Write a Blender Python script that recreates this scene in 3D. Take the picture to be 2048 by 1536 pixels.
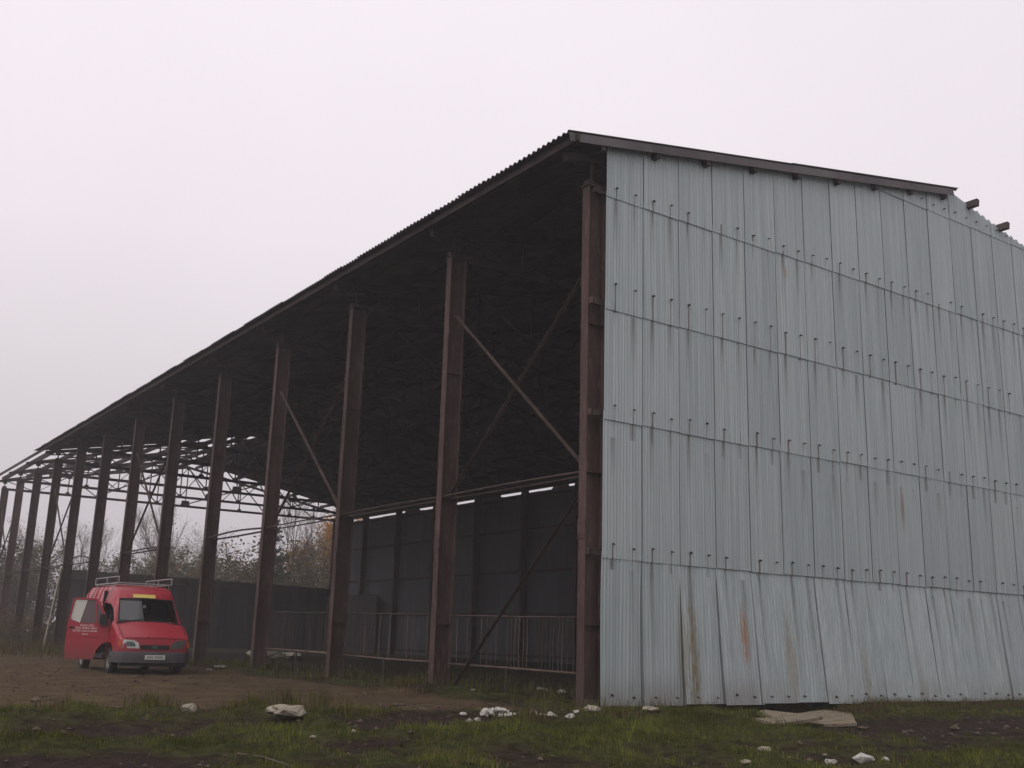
import bpy, bmesh, math, random
import numpy as np
from mathutils import Vector, Matrix, noise as mnoise

for o in list(bpy.data.objects):
    bpy.data.objects.remove(o, do_unlink=True)
scn = bpy.context.scene
COL = scn.collection
RAD = math.radians

# ------------------------------------------------------------------ camera
cam_d = bpy.data.cameras.new('camera')
cam = bpy.data.objects.new('camera', cam_d)
COL.objects.link(cam)
_r = Vector((0.81786286, -0.57470436, 0.02855241))
_u = Vector((-0.15879435, -0.17773032, 0.97118293))
_f = Vector((0.55306843, 0.79882841, 0.23661883))
_m = Matrix(((_r.x, _u.x, -_f.x), (_r.y, _u.y, -_f.y), (_r.z, _u.z, -_f.z))).to_4x4()
_m.translation = Vector((-11.84, -14.786, 1.0947))
cam.matrix_world = _m
cam_d.sensor_width = 36
cam_d.lens = 37.087
cam_d.clip_end = 2000
scn.camera = cam

# ------------------------------------------------------------------ sky, sun, exposure
world = bpy.data.worlds.new('World')
scn.world = world
world.use_nodes = True
wt = world.node_tree
wt.nodes.clear()
w_out = wt.nodes.new('ShaderNodeOutputWorld')
w_bg = wt.nodes.new('ShaderNodeBackground')
w_sky = wt.nodes.new('ShaderNodeTexSky')
w_sky.sky_type = 'NISHITA'
w_sky.sun_disc = False
SUN_EL, SUN_AZ = RAD(42), RAD(252)          # azimuth from +Y towards +X
w_sky.sun_elevation = SUN_EL
w_sky.sun_rotation = SUN_AZ
w_hsv = wt.nodes.new('ShaderNodeHueSaturation')
w_hsv.inputs['Saturation'].default_value = 0.0
w_scale = wt.nodes.new('ShaderNodeMix'); w_scale.data_type = 'RGBA'; w_scale.blend_type = 'MULTIPLY'
w_scale.inputs[0].default_value = 1.0
w_scale.inputs[7].default_value = (0.35, 0.335, 0.35, 1)
# even overcast cloud deck: brighter towards the zenith
w_tc = wt.nodes.new('ShaderNodeTexCoord')
w_sep = wt.nodes.new('ShaderNodeSeparateXYZ')
w_ramp = wt.nodes.new('ShaderNodeValToRGB')
e = w_ramp.color_ramp.elements
e[0].position = 0.0; e[0].color = (5.8, 5.35, 5.7, 1)
e[1].position = 1.0; e[1].color = (10.2, 9.5, 10.0, 1)
for ps, c in ((0.15, (7.1, 6.6, 6.95, 1)), (0.35, (9.1, 8.45, 8.95, 1)), (0.6, (10.0, 9.35, 9.85, 1))):
    n = e.new(ps); n.color = c
w_mix = wt.nodes.new('ShaderNodeMix'); w_mix.data_type = 'RGBA'
w_mix.inputs[0].default_value = 0.95
L = wt.links.new
L(w_sky.outputs[0], w_hsv.inputs['Color'])
L(w_hsv.outputs[0], w_scale.inputs[6])
L(w_tc.outputs['Generated'], w_sep.inputs[0])
L(w_sep.outputs[2], w_ramp.inputs[0])
L(w_scale.outputs[2], w_mix.inputs[6])
w_noise = wt.nodes.new('ShaderNodeTexNoise'); w_noise.inputs['Scale'].default_value = 1.6; w_noise.inputs['Detail'].default_value = 5
w_mr = wt.nodes.new('ShaderNodeMapRange'); w_mr.inputs[1].default_value = 0.3; w_mr.inputs[2].default_value = 0.7; w_mr.inputs[3].default_value = 0.955; w_mr.inputs[4].default_value = 1.03
w_cl = wt.nodes.new('ShaderNodeMix'); w_cl.data_type = 'RGBA'; w_cl.blend_type = 'MULTIPLY'; w_cl.inputs[0].default_value = 1.0
w_cc = wt.nodes.new('ShaderNodeCombineXYZ')
L(w_tc.outputs['Generated'], w_noise.inputs['Vector']); L(w_noise.outputs[0], w_mr.inputs[0])
for k in range(3): L(w_mr.outputs[0], w_cc.inputs[k])
L(w_ramp.outputs[0], w_cl.inputs[6]); L(w_cc.outputs[0], w_cl.inputs[7])
L(w_cl.outputs[2], w_mix.inputs[7])
L(w_mix.outputs[2], w_bg.inputs[0])
w_bg.inputs[1].default_value = 0.1
L(w_bg.outputs[0], w_out.inputs[0])

sun_d = bpy.data.lights.new('sun', 'SUN')
sun_d.energy = 0.8
sun_d.angle = RAD(40)
sun_d.color = (1.0, 0.97, 0.94)
sun = bpy.data.objects.new('sun', sun_d)
COL.objects.link(sun)
sun.location = (0, 0, 60)
_sd = Vector((math.sin(SUN_AZ) * math.cos(SUN_EL), math.cos(SUN_AZ) * math.cos(SUN_EL), math.sin(SUN_EL)))
sun.rotation_euler = _sd.to_track_quat('Z', 'Y').to_euler()

scn.view_settings.view_transform = 'Standard'
scn.view_settings.look = 'None'
scn.view_settings.exposure = 0.0
scn.view_settings.gamma = 1.0
scn.view_settings.use_curve_mapping = False
scn.render.engine = 'CYCLES'
scn.cycles.use_denoising = True
scn.cycles.max_bounces = 6
scn.cycles.diffuse_bounces = 4
scn.cycles.volume_bounces = 1
scn.cycles.transparent_max_bounces = 12
scn.cycles.caustics_reflective = False
scn.cycles.caustics_refractive = False

# ------------------------------------------------------------------ helpers
def tag(o, label=None, cat=None, group=None, kind=None):
    if label: o['label'] = label
    if cat: o['category'] = cat
    if group: o['group'] = group
    if kind: o['kind'] = kind
    return o

def empty(name, loc=(0, 0, 0), rz=0, parent=None):
    o = bpy.data.objects.new(name, None)
    o.empty_display_size = 0.2
    COL.objects.link(o)
    o.location = loc
    o.rotation_euler = (0, 0, rz)
    o.parent = parent
    return o

def link(name, mesh, parent=None, mat4=None):
    o = bpy.data.objects.new(name, mesh)
    COL.objects.link(o)
    o.parent = parent
    if mat4 is not None: o.matrix_local = mat4
    return o

class MB:
    def __init__(s):
        s.v = []; s.f = []
    def add(s, vs, fs):
        b = len(s.v)
        s.v.extend(tuple(v) for v in vs)
        s.f.extend(tuple(i + b for i in f) for f in fs)
    def box(s, lo, hi):
        x0, y0, z0 = lo; x1, y1, z1 = hi
        s.add([(x0,y0,z0),(x1,y0,z0),(x1,y1,z0),(x0,y1,z0),(x0,y0,z1),(x1,y0,z1),(x1,y1,z1),(x0,y1,z1)],
              [(0,3,2,1),(4,5,6,7),(0,1,5,4),(1,2,6,5),(2,3,7,6),(3,0,4,7)])
    def bar(s, a, b, w, h, up=(0, 0, 1)):
        a = Vector(a); b = Vector(b); d = (b - a).normalized(); up = Vector(up)
        sx = d.cross(up)
        if sx.length < 1e-4: sx = d.cross(Vector((1, 0, 0)))
        sx.normalize(); sy = sx.cross(d)
        vs = []
        for p in (a, b):
            for i, j in ((-1,-1),(1,-1),(1,1),(-1,1)):
                vs.append(p + sx * (w/2*i) + sy * (h/2*j))
        s.add(vs, [(0,1,2,3),(7,6,5,4),(0,4,5,1),(1,5,6,2),(2,6,7,3),(3,7,4,0)])
    def tube(s, pts, rs, n=6, cap=True):
        pts = [Vector(p) for p in pts]
        if not isinstance(rs, (list, tuple)): rs = [rs] * len(pts)
        b = len(s.v); ref = Vector((0.3, 0.9, 0.2))
        for i, p in enumerate(pts):
            d = (pts[min(i+1, len(pts)-1)] - pts[max(i-1, 0)])
            if d.length < 1e-9: d = Vector((0, 0, 1))
            d.normalize()
            a = d.cross(ref)
            if a.length < 1e-3: a = d.cross(Vector((1, 0, 0)))
            a.normalize(); c = d.cross(a)
            for k in range(n):
                t = 2*math.pi*k/n
                s.v.append(tuple(p + (a*math.cos(t) + c*math.sin(t))*rs[i]))
        for i in range(len(pts)-1):
            for k in range(n):
                k2 = (k+1) % n
                s.f.append((b+i*n+k, b+i*n+k2, b+(i+1)*n+k2, b+(i+1)*n+k))
        if cap:
            s.f.append(tuple(b+k for k in reversed(range(n))))
            s.f.append(tuple(b+(len(pts)-1)*n+k for k in range(n)))
    def prism(s, poly, y0, y1):           # polygon in x,z extruded along y
        n = len(poly)
        vs = [(x, y0, z) for x, z in poly] + [(x, y1, z) for x, z in poly]
        fs = [tuple(range(n)), tuple(reversed(range(n, 2*n)))]
        for i in range(n):
            j = (i+1) % n
            fs.append((i, i+n, j+n, j))
        s.add(vs, fs)
    def mesh(s, name, mat=None, smooth=False):
        me = bpy.data.meshes.new(name)
        me.from_pydata(s.v, [], s.f)
        if smooth: me.polygons.foreach_set('use_smooth', [True]*len(me.polygons))
        if mat: me.materials.append(mat)
        me.update()
        return me
    def build(s, name, mat=None, parent=None, smooth=False, mat4=None):
        return link(name, s.mesh(name, mat, smooth), parent, mat4)

def fix_normals(me):
    bm = bmesh.new(); bm.from_mesh(me)
    bmesh.ops.recalc_face_normals(bm, faces=bm.faces)
    bm.to_mesh(me); bm.free()

def smooth_by_angle(me, deg):
    bm = bmesh.new(); bm.from_mesh(me)
    bmesh.ops.recalc_face_normals(bm, faces=bm.faces)
    for f in bm.faces: f.smooth = True
    for e_ in bm.edges:
        if len(e_.link_faces) == 2:
            e_.smooth = e_.calc_face_angle(0) < RAD(deg)
    bm.to_mesh(me); bm.free()

class NG:
    """small node-graph helper"""
    def __init__(s, name):
        s.m = bpy.data.materials.new(name); s.m.use_nodes = True
        s.t = s.m.node_tree; s.t.nodes.clear()
        s.out = s.t.nodes.new('ShaderNodeOutputMaterial')
    def node(s, ty, **kw):
        n = s.t.nodes.new(ty)
        for k, v in kw.items(): setattr(n, k, v)
        return n
    def set(s, sock, v):
        if isinstance(v, bpy.types.NodeSocket): s.t.links.new(v, sock)
        elif v is not None: sock.default_value = v
    def math(s, op, a, b=None, c=None, clamp=False):
        n = s.node('ShaderNodeMath', operation=op, use_clamp=clamp)
        s.set(n.inputs[0], a)
        if b is not None: s.set(n.inputs[1], b)
        if c is not None: s.set(n.inputs[2], c)
        return n.outputs[0]
    def mix(s, f, a, b, mode='MIX'):
        n = s.node('ShaderNodeMix', data_type='RGBA', blend_type=mode)
        n.clamp_factor = True
        s.set(n.inputs[0], f)
        for i, v in ((6, a), (7, b)):
            if isinstance(v, tuple) and len(v) == 3: v = (*v, 1)
            s.set(n.inputs[i], v)
        return n.outputs[2]
    def noise(s, vec, scale, detail=3, rough=0.55, dist=0.0):
        n = s.node('ShaderNodeTexNoise')
        s.set(n.inputs['Vector'], vec)
        n.inputs['Scale'].default_value = scale; n.inputs['Detail'].default_value = detail
        n.inputs['Roughness'].default_value = rough; n.inputs['Distortion'].default_value = dist
        return n.outputs[0]
    def mapping(s, vec, scale=(1,1,1), loc=(0,0,0)):
        n = s.node('ShaderNodeMapping')
        s.set(n.inputs[0], vec); n.inputs[1].default_value = loc; n.inputs[3].default_value = scale
        return n.outputs[0]
    def ramp(s, v, lo, hi, smooth=True):
        n = s.node('ShaderNodeMapRange', interpolation_type='SMOOTHSTEP' if smooth else 'LINEAR')
        s.set(n.inputs[0], v); n.inputs[1].default_value = lo; n.inputs[2].default_value = hi
        return n.outputs[0]
    def pos(s): return s.node('ShaderNodeNewGeometry').outputs['Position']
    def obj(s): return s.node('ShaderNodeTexCoord').outputs['Object']
    def rnd(s): return s.node('ShaderNodeObjectInfo').outputs['Random']
    def xyz(s, v):
        n = s.node('ShaderNodeSeparateXYZ'); s.set(n.inputs[0], v); return n.outputs
    def comb(s, x, y, z):
        n = s.node('ShaderNodeCombineXYZ')
        for i, v in enumerate((x, y, z)): s.set(n.inputs[i], v)
        return n.outputs[0]
    def bump(s, h, strength=0.3, dist=0.02):
        n = s.node('ShaderNodeBump'); s.set(n.inputs['Height'], h)
        n.inputs['Strength'].default_value = strength; n.inputs['Distance'].default_value = dist
        return n.outputs[0]
    def bsdf(s, color, rough=0.8, metal=0.0, spec=0.3, normal=None, **kw):
        n = s.node('ShaderNodeBsdfPrincipled')
        if isinstance(color, tuple) and len(color) == 3: color = (*color, 1)
        s.set(n.inputs['Base Color'], color); s.set(n.inputs['Roughness'], rough)
        s.set(n.inputs['Metallic'], metal); n.inputs['Specular IOR Level'].default_value = spec
        if normal is not None: s.set(n.inputs['Normal'], normal)
        for k, v in kw.items(): s.set(n.inputs[k], v)
        s.t.links.new(n.outputs[0], s.out.inputs[0])
        return s.m

def simple(name, c, rough=0.7, metal=0.0, spec=0.3, var=0.25, scale=8.0):
    g = NG(name)
    n = g.noise(g.obj(), scale, 4)
    col = g.mix(n, tuple(x*(1-var) for x in c), tuple(min(1, x*(1+var)) for x in c))
    return g.bsdf(col, rough, metal, spec)

# ------------------------------------------------------------------ barn dimensions
BAY, NB, HC, W = 5.0, 12, 9.67, 24.0
RX, SL = 12.0, 0.189                       # ridge line, roof slope
def zroof(x):                              # upper face of the purlins / underside of the sheets
    return 10.36 + SL * (12.8 - abs(x - RX))
YW = -0.25                                 # gable cladding plane
SHW = 0.9533                               # sheet width
XE = 0.26                                  # left edge of the gable cladding
SEAM = [0.06, 2.56, 5.077, 7.193, 9.44, 11.97]
BOLT = [0.16, 0.24, 0.25, 0.5, 0.22, 0.2]  # bolt row above each seam

# ------------------------------------------------------------------ materials
def mat_zinc(name='weathered_zinc', stains=True):
    g = NG(name)
    P = g.pos(); px, py, pz = g.xyz(P)
    rnd = g.rnd()
    streak = g.noise(g.mapping(P, (22, 22, 0.25)), 1.0, 4, 0.6)
    streak2 = g.noise(g.mapping(P, (70, 70, 0.8), (3, 1, 7)), 1.0, 2, 0.6)
    blot = g.noise(g.mapping(P, (1, 1, 0.6)), 0.9, 4, 0.6)
    fine = g.noise(P, 60, 2, 0.7)
    c = g.mix(g.ramp(streak, 0.3, 0.7), (0.308, 0.360, 0.360), (0.425, 0.478, 0.478))
    c = g.mix(g.math('MULTIPLY', g.ramp(blot, 0.45, 0.75), 0.5), c, (0.38, 0.42, 0.44))
    c = g.mix(g.math('MULTIPLY', g.ramp(streak2, 0.55, 0.8), 0.4), c, (0.20, 0.23, 0.235))
    c = g.mix(g.math('MULTIPLY', fine, 0.22), c, (0.19, 0.20, 0.21))
    c = g.mix(1.0, c, g.comb(*(g.math('MULTIPLY_ADD', rnd, k, b) for k, b in ((0.12, 0.93), (0.11, 0.935), (0.10, 0.94)))), 'MULTIPLY')
    if stains:
        # rust and dirt runs under the hook bolts
        u = g.math('DIVIDE', g.math('SUBTRACT', px, XE), SHW / 2)
        fr = g.math('ABSOLUTE', g.math('SUBTRACT', g.math('FRACT', u), 0.5))
        wob = g.math('MULTIPLY', g.math('SUBTRACT', g.noise(g.comb(g.math('MULTIPLY', px, 3), 0, g.math('MULTIPLY', pz, 1.3)), 1.0, 2), 0.5), 0.035)
        fr = g.math('ABSOLUTE', g.math('ADD', fr, wob))
        line = g.ramp(fr, 0.045, 0.012)
        wide = g.ramp(fr, 0.22, 0.02)
        run = None; dirt = None
        for k, (s0, b0) in enumerate(zip(SEAM[1:5], BOLT[1:5])):
            up = g.math('LESS_THAN', pz, s0 + b0)
            m = g.math('MULTIPLY', up, g.ramp(pz, s0 - 0.5, s0 - 0.02))
            d = g.math('MULTIPLY', g.math('LESS_THAN', pz, s0), g.ramp(pz, s0 - (2.9 if k == 0 else 1.5), s0))
            run = m if run is None else g.math('ADD', run, m)
            dirt = d if dirt is None else g.math('ADD', dirt, d)
        cell = g.noise(g.comb(g.math('MULTIPLY', g.math('FLOOR', u), 7.31), g.math('FLOOR', g.math('MULTIPLY', pz, 0.42)), 0.5), 3.1, 0)
        amt = g.math('MULTIPLY', g.math('MULTIPLY', line, run), g.ramp(cell, 0.25, 0.5))
        c = g.mix(g.math('MULTIPLY', amt, 0.85), c, (0.085, 0.045, 0.03))
        c = g.mix(g.math('MULTIPLY', g.math('MULTIPLY', wide, dirt), g.math('MULTIPLY', g.ramp(cell, 0.3, 0.65), 0.65)), c, (0.135, 0.14, 0.13))
        # separate rust stains with a shape of their own
        for (sx, sz, wx, wz, colr, a) in STAINS:
            dx = g.math('DIVIDE', g.math('SUBTRACT', px, sx), wx)
            dz = g.math('DIVIDE', g.math('SUBTRACT', pz, sz), wz)
            dd = g.math('ADD', g.math('MULTIPLY', dx, dx), g.math('MULTIPLY', dz, dz))
            dd = g.math('ADD', dd, g.math('MULTIPLY', g.math('SUBTRACT', streak2, 0.5), 5.5))
            dd = g.math('ADD', dd, g.math('MULTIPLY', g.math('SUBTRACT', blot, 0.5), 2.0))
            c = g.mix(g.math('MULTIPLY', g.ramp(dd, 1.5, -0.9), a), c, colr)
        # splashed mud along the foot
        foot = g.math('MULTIPLY', g.ramp(pz, 0.75, 0.05), g.ramp(blot, 0.3, 0.7))
        c = g.mix(g.math('MULTIPLY', foot, 0.5), c, (0.16, 0.13, 0.09))
    b = g.bump(g.noise(g.mapping(P, (3, 3, 1.2)), 1.0, 3), 0.25, 0.03)
    rough = g.math('MULTIPLY_ADD', blot, 0.25, 0.42)
    return g.bsdf(c, rough, 0.25, 0.35, b)

STAINS = [
    (2.42, 0.75, 0.17, 1.25, (0.15, 0.105, 0.035, 1), 0.95),
    (2.15, 1.0, 0.12, 0.9, (0.24, 0.17, 0.08, 1), 0.6),
    (3.75, 1.25, 0.11, 0.6, (0.28, 0.105, 0.025, 1), 1.0),
    (9.08, 4.2, 0.09, 0.40, (0.22, 0.09, 0.035, 1), 0.9),
    (5.35, 9.05, 0.05, 0.16, (0.30, 0.11, 0.05, 1), 0.8),
    (5.0, 0.9, 0.16, 1.0, (0.21, 0.15, 0.08, 1), 0.6),
    (7.3, 0.6, 0.14, 0.7, (0.20, 0.17, 0.10, 1), 0.6),
    (9.2, 0.4, 0.2, 0.7, (0.22, 0.2, 0.11, 1), 0.5),
]

def mat_rust(name, c1, c2, c3, spec=0.25):
    g = NG(name)
    P = g.pos()
    n1 = g.noise(g.mapping(P, (3, 3, 0.9)), 1.0, 5, 0.65)
    n2 = g.noise(g.mapping(P, (14, 14, 3)), 1.0, 4, 0.7)
    c = g.mix(g.ramp(n1, 0.35, 0.65), c1, c2)
    c = g.mix(g.math('MULTIPLY', g.ramp(n2, 0.52, 0.75), 0.7), c, c3)
    n3 = g.noise(g.mapping(P, (1.1, 1.1, 0.35), (5, 2, 9)), 1.0, 3)
    k = g.math('MULTIPLY', g.math('MULTIPLY_ADD', n3, 1.1, 0.45), g.math('MULTIPLY_ADD', g.rnd(), 0.4, 0.8))
    c = g.mix(1.0, c, g.comb(k, k, k), 'MULTIPLY')
    c = g.mix(g.math('MULTIPLY', g.ramp(g.xyz(P)[2], 0.9, 0.0), 0.55), c, (0.055, 0.045, 0.032))
    return g.bsdf(c, 0.78, 0.0, spec, g.bump(n2, 0.3, 0.01))

M_zinc = mat_zinc()
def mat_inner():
    g = NG('shaded_grimy_side_cladding')
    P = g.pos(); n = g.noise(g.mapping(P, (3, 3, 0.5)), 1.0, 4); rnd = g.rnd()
    c = g.mix(n, (0.055, 0.061, 0.064), (0.115, 0.121, 0.124))  # grimy tone darkened further, painting in the weak light inside the barn
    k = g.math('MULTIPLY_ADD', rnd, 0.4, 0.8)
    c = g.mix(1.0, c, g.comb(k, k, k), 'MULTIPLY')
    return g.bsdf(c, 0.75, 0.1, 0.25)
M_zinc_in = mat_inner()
M_col = mat_rust('red_oxide_steel', (0.053, 0.029, 0.027), (0.078, 0.049, 0.044), (0.15, 0.112, 0.095))
M_steel = mat_rust('dark_rusty_steel', (0.036, 0.026, 0.026), (0.056, 0.040, 0.038), (0.085, 0.06, 0.052))
M_pipe = mat_rust('pale_rusty_pipe', (0.10, 0.067, 0.053), (0.165, 0.115, 0.09), (0.22, 0.17, 0.14))
M_brace = mat_rust('tan_rusty_brace', (0.055, 0.036, 0.031), (0.085, 0.059, 0.05), (0.12, 0.09, 0.075))
M_bolt = mat_rust('rusted_bolt', (0.035, 0.022, 0.018), (0.06, 0.03, 0.022), (0.09, 0.045, 0.03))

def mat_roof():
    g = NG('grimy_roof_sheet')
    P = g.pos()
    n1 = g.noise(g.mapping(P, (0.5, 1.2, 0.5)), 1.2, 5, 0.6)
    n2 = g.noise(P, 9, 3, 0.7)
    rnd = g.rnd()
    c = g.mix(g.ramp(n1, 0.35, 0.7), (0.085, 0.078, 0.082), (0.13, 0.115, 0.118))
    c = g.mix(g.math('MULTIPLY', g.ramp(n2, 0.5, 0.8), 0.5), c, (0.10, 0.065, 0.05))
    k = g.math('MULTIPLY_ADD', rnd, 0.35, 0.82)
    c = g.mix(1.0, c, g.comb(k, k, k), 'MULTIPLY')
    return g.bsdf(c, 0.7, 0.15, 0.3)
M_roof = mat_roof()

def mat_board():
    g = NG('tarred_boards')
    P = g.pos()
    n = g.noise(g.mapping(P, (9, 9, 0.5)), 1.0, 4)
    rnd = g.rnd()
    c = g.mix(n, (0.03, 0.027, 0.03), (0.065, 0.055, 0.055))
    k = g.math('MULTIPLY_ADD', rnd, 0.5, 0.75)
    c = g.mix(1.0, c, g.comb(k, k, k), 'MULTIPLY')
    return g.bsdf(c, 0.85, 0, 0.2)
M_board = mat_board()

# ------------------------------------------------------------------ ground
def sm(a, b, v):
    t = max(0.0, min(1.0, (v - a) / (b - a))); return t*t*(3-2*t)

def nz(x, y, s, o=0.0):
    return mnoise.noise(Vector((x*s + o, y*s - o*0.7, o*1.3)))

def road_w(x, y):
    """1 on the bare dirt yard left of the barn"""
    edge = 0.45 - 0.42*max(0.0, x + 5.5) + 0.5*nz(x, y, 0.55, 3) + 0.25*nz(x, y, 1.9, 8)
    if x > -3.2: edge = max(edge, -0.55)
    a = sm(-0.25, 0.55, y - edge)
    side = -0.7 - 0.5*nz(x, y, 0.4, 11) - 0.25*nz(x, y, 1.6, 5)
    b = sm(0.35, -0.5, x - side)
    return a*b

def mud_w(x, y):
    m = 0.0
    for (cx, cy, rx, ry, a) in ((3.2, -4.9, 2.6, 0.95, 1.0), (-9.8, -5.4, 1.9, 0.8, 0.9), (-4.6, -2.6, 1.2, 0.5, 0.9),
                                (-3.2, -1.6, 1.6, 0.6, 0.8), (-8.6, -2.9, 1.0, 0.6, 0.7), (6.5, -4.2, 3.0, 0.8, 0.9), (4.0, -0.9, 2.2, 0.8, 0.9),
                                (-6.2, -4.4, 0.9, 0.5, 0.6), (0.2, -7.0, 1.5, 0.5, 0.6)):
        d = ((x-cx)/rx)**2 + ((y-cy)/ry)**2
        m = max(m, a*sm(1.5, 0.4, d + 0.7*nz(x, y, 1.3, 21)))
    return m

def grass_w(x, y):
    g0 = 0.46 + 0.45*nz(x, y, 0.5, 31) + 0.75*nz(x, y, 1.3, 14) + 0.45*nz(x, y, 3.2, 17)
    # lush patches in the middle foreground
    for (cx, cy, rx, ry, a) in ((-3.9, -4.4, 2.4, 1.6, 0.5), (-9.0, -1.4, 1.6, 1.0, 0.3), (-6.7, -3.1, 0.9, 0.6, 0.4),
                                (-1.2, -3.4, 1.6, 0.8, 0.4), (-4.6, -1.3, 0.9, 0.5, 0.35), (0.4, -8.2, 2.5, 0.7, 0.4)):
        g0 += a*sm(1.4, 0.2, ((x-cx)/rx)**2 + ((y-cy)/ry)**2)
    for (cx, cy, rr) in ((-2.72, -1.4, 0.75), (-2.15, -1.75, 0.6), (-6.25, -2.3, 0.5), (2.0, -3.6, 1.6), (-1.0, -1.8, 0.4), (-2.7, -7.6, 0.5)):
        g0 *= 1 - 0.85*sm(1.2, 0.5, math.hypot(x-cx, y-cy)/rr)
    g0 *= 1 - 0.92*mud_w(x, y)
    g0 *= 1 - 0.97*road_w(x, y)
    if x > 0.4 and y > 0.4: g0 *= 0.55*sm(9, 0.5, x)
    return max(0.0, min(1.0, g0))

CX, CY = -11.84, -14.786
def gz(x, y):
    d = math.hypot(x - CX, y - CY)
    far = sm(60, 20, d)
    r = road_w(x, y)
    z = 0.05*nz(x, y, 0.45, 2) + (0.035*nz(x, y, 1.3, 6) + 0.022*nz(x, y, 3.7, 9))*(1 - 0.65*r)
    z += 0.012*nz(x, y, 7.0, 1)
    z *= far
    gw = grass_w(x, y)
    hum = max(0.0, nz(x, y, 1.7, 53)) + 0.5*max(0.0, nz(x, y, 3.6, 57))
    z += (0.06*gw + 0.17*gw*hum - 0.05*mud_w(x, y) - 0.035*r)*far
    z += 0.03*mud_w(x, y)*abs(nz(x, y, 2.6, 15))*far
    for (cx, cy, rr, h) in ((0.1, -2.7, 0.9, 0.10), (-2.7, -2.55, 0.6, 0.10), (-0.4, 5.0, 0.8, 0.16), (0.3, 0.6, 0.7, 0.03),
                            (0.4, 10.0, 1.0, 0.10), (0.9, 16.2, 1.6, 0.28), (-0.6, 18.5, 1.0, 0.15), (1.5, 2.0, 1.4, 0.08),
                            (-5.6, -2.2, 0.7, 0.05), (-9.0, -1.6, 1.0, 0.06)):
        z += h*math.exp(-((x-cx)**2 + (y-cy)**2)/(rr*rr))
    tr = sm(1.4, 2.6, x)*sm(6.6, 4.6, x)*sm(0.1, -0.3, y)*sm(-2.3, -1.0, y)
    z -= 0.22*tr
    if r > 0.05 and d < 45:
        for xr in (-3.0, -4.5, -6.6, -8.1):
            xx = x - xr - 0.35*math.sin(y*0.13 + xr) - 0.2*nz(0, y, 0.3, 5)
            z -= 0.035*r*math.exp(-(xx/0.16)**2) * (0.6 + 0.8*nz(x, y, 0.5, 77))
            z += 0.015*r*math.exp(-((abs(xx)-0.27)/0.12)**2)
    z -= 0.5*sm(7.5, 2.0, d)
    # flatten under the gable wall
    if x > -0.2 and -0.6 < y < 0.6: z = min(z, 0.03)
    if x > 0.3 and y < 0 and d < 60: z -= 0.03
    return z

def axis(lo, hi, step, far_lo, far_hi, grow=1.22):
    a = [lo]
    while a[-1] < hi: a.append(a[-1] + step)
    s = step
    while a[-1] < far_hi: s *= grow; a.append(a[-1] + s)
    b = []; s = step; v = lo
    while v > far_lo: s *= grow; v -= s; b.append(v)
    return list(reversed(b)) + a

def mat_ground():
    g = NG('yard_ground')
    P = g.pos()
    at = g.node('ShaderNodeAttribute', attribute_name='cover').outputs['Color']
    gr, rd, md = g.xyz(at)[0:3]
    n1 = g.noise(P, 1.2, 5, 0.6)
    n2 = g.noise(P, 7.0, 5, 0.65)
    n3 = g.noise(P, 38, 3, 0.7)
    soil = g.mix(g.ramp(n2, 0.35, 0.65), (0.018, 0.013, 0.009), (0.045, 0.033, 0.021))
    turf = g.mix(g.ramp(n2, 0.35, 0.65), (0.026, 0.029, 0.010), (0.060, 0.062, 0.020))
    dirt = g.mix(g.ramp(n1, 0.3, 0.7), (0.070, 0.048, 0.028), (0.125, 0.088, 0.050))
    dirt = g.mix(g.math('MULTIPLY', g.ramp(n2, 0.5, 0.72), 0.55), dirt, (0.042, 0.033, 0.018))
    dirt = g.mix(g.math('MULTIPLY', g.ramp(n3, 0.6, 0.78), 0.5), dirt, (0.18, 0.145, 0.10))
    mud = g.mix(g.ramp(n2, 0.3, 0.7), (0.017, 0.011, 0.009), (0.042, 0.026, 0.021))
    c = g.mix(g.ramp(gr, 0.15, 0.6), soil, turf)
    c = g.mix(g.ramp(rd, 0.2, 0.75), c, dirt)
    c = g.mix(g.ramp(md, 0.25, 0.7), c, mud)
    c = g.mix(g.math('MULTIPLY', n3, 0.25), c, (0.02, 0.016, 0.013))
    rough = g.math('MULTIPLY_ADD', md, -0.2, 1.0)
    h = g.math('ADD', g.math('MULTIPLY', n2, 0.7), g.math('MULTIPLY', n3, 0.3))
    return g.bsdf(c, rough, 0, 0.06, g.bump(h, 1.0, 0.08))

def build_ground():
    xs = axis(-12.5, 8.0, 0.12, -190, 190)
    ys = axis(-9.5, 5.0, 0.12, -45, 200)
    nx, ny = len(xs), len(ys)
    vs = []; cov = []
    for y in ys:
        for x in xs:
            d = math.hypot(x - CX, y - CY)
            if d < 60:
                vs.append((x, y, gz(x, y)))
                cov.append((grass_w(x, y), road_w(x, y), mud_w(x, y), 1.0))
            else:
                vs.append((x, y, 0.0)); cov.append((0.6, 0.1 if x > -0.5 else 0.5, 0.0, 1.0))
    fs = [(j*nx+i, j*nx+i+1, (j+1)*nx+i+1, (j+1)*nx+i) for j in range(ny-1) for i in range(nx-1)]
    me = bpy.data.meshes.new('ground')
    me.from_pydata(vs, [], fs)
    a = me.color_attributes.new('cover', 'FLOAT_COLOR', 'POINT')
    a.data.foreach_set('color', np.array(cov, dtype=np.float32).ravel())
    me.polygons.foreach_set('use_smooth', [True]*len(me.polygons))
    me.materials.append(mat_ground())
    o = link('ground', me)
    tag(o, kind='structure', label='bare muddy yard ground with rough grass around the barn')
    return o
build_ground()

# ------------------------------------------------------------------ the barn
barn = empty('barn')
tag(barn, 'tall open-sided steel barn with grey corrugated gable and dark pitched roof', 'barn')

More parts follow.
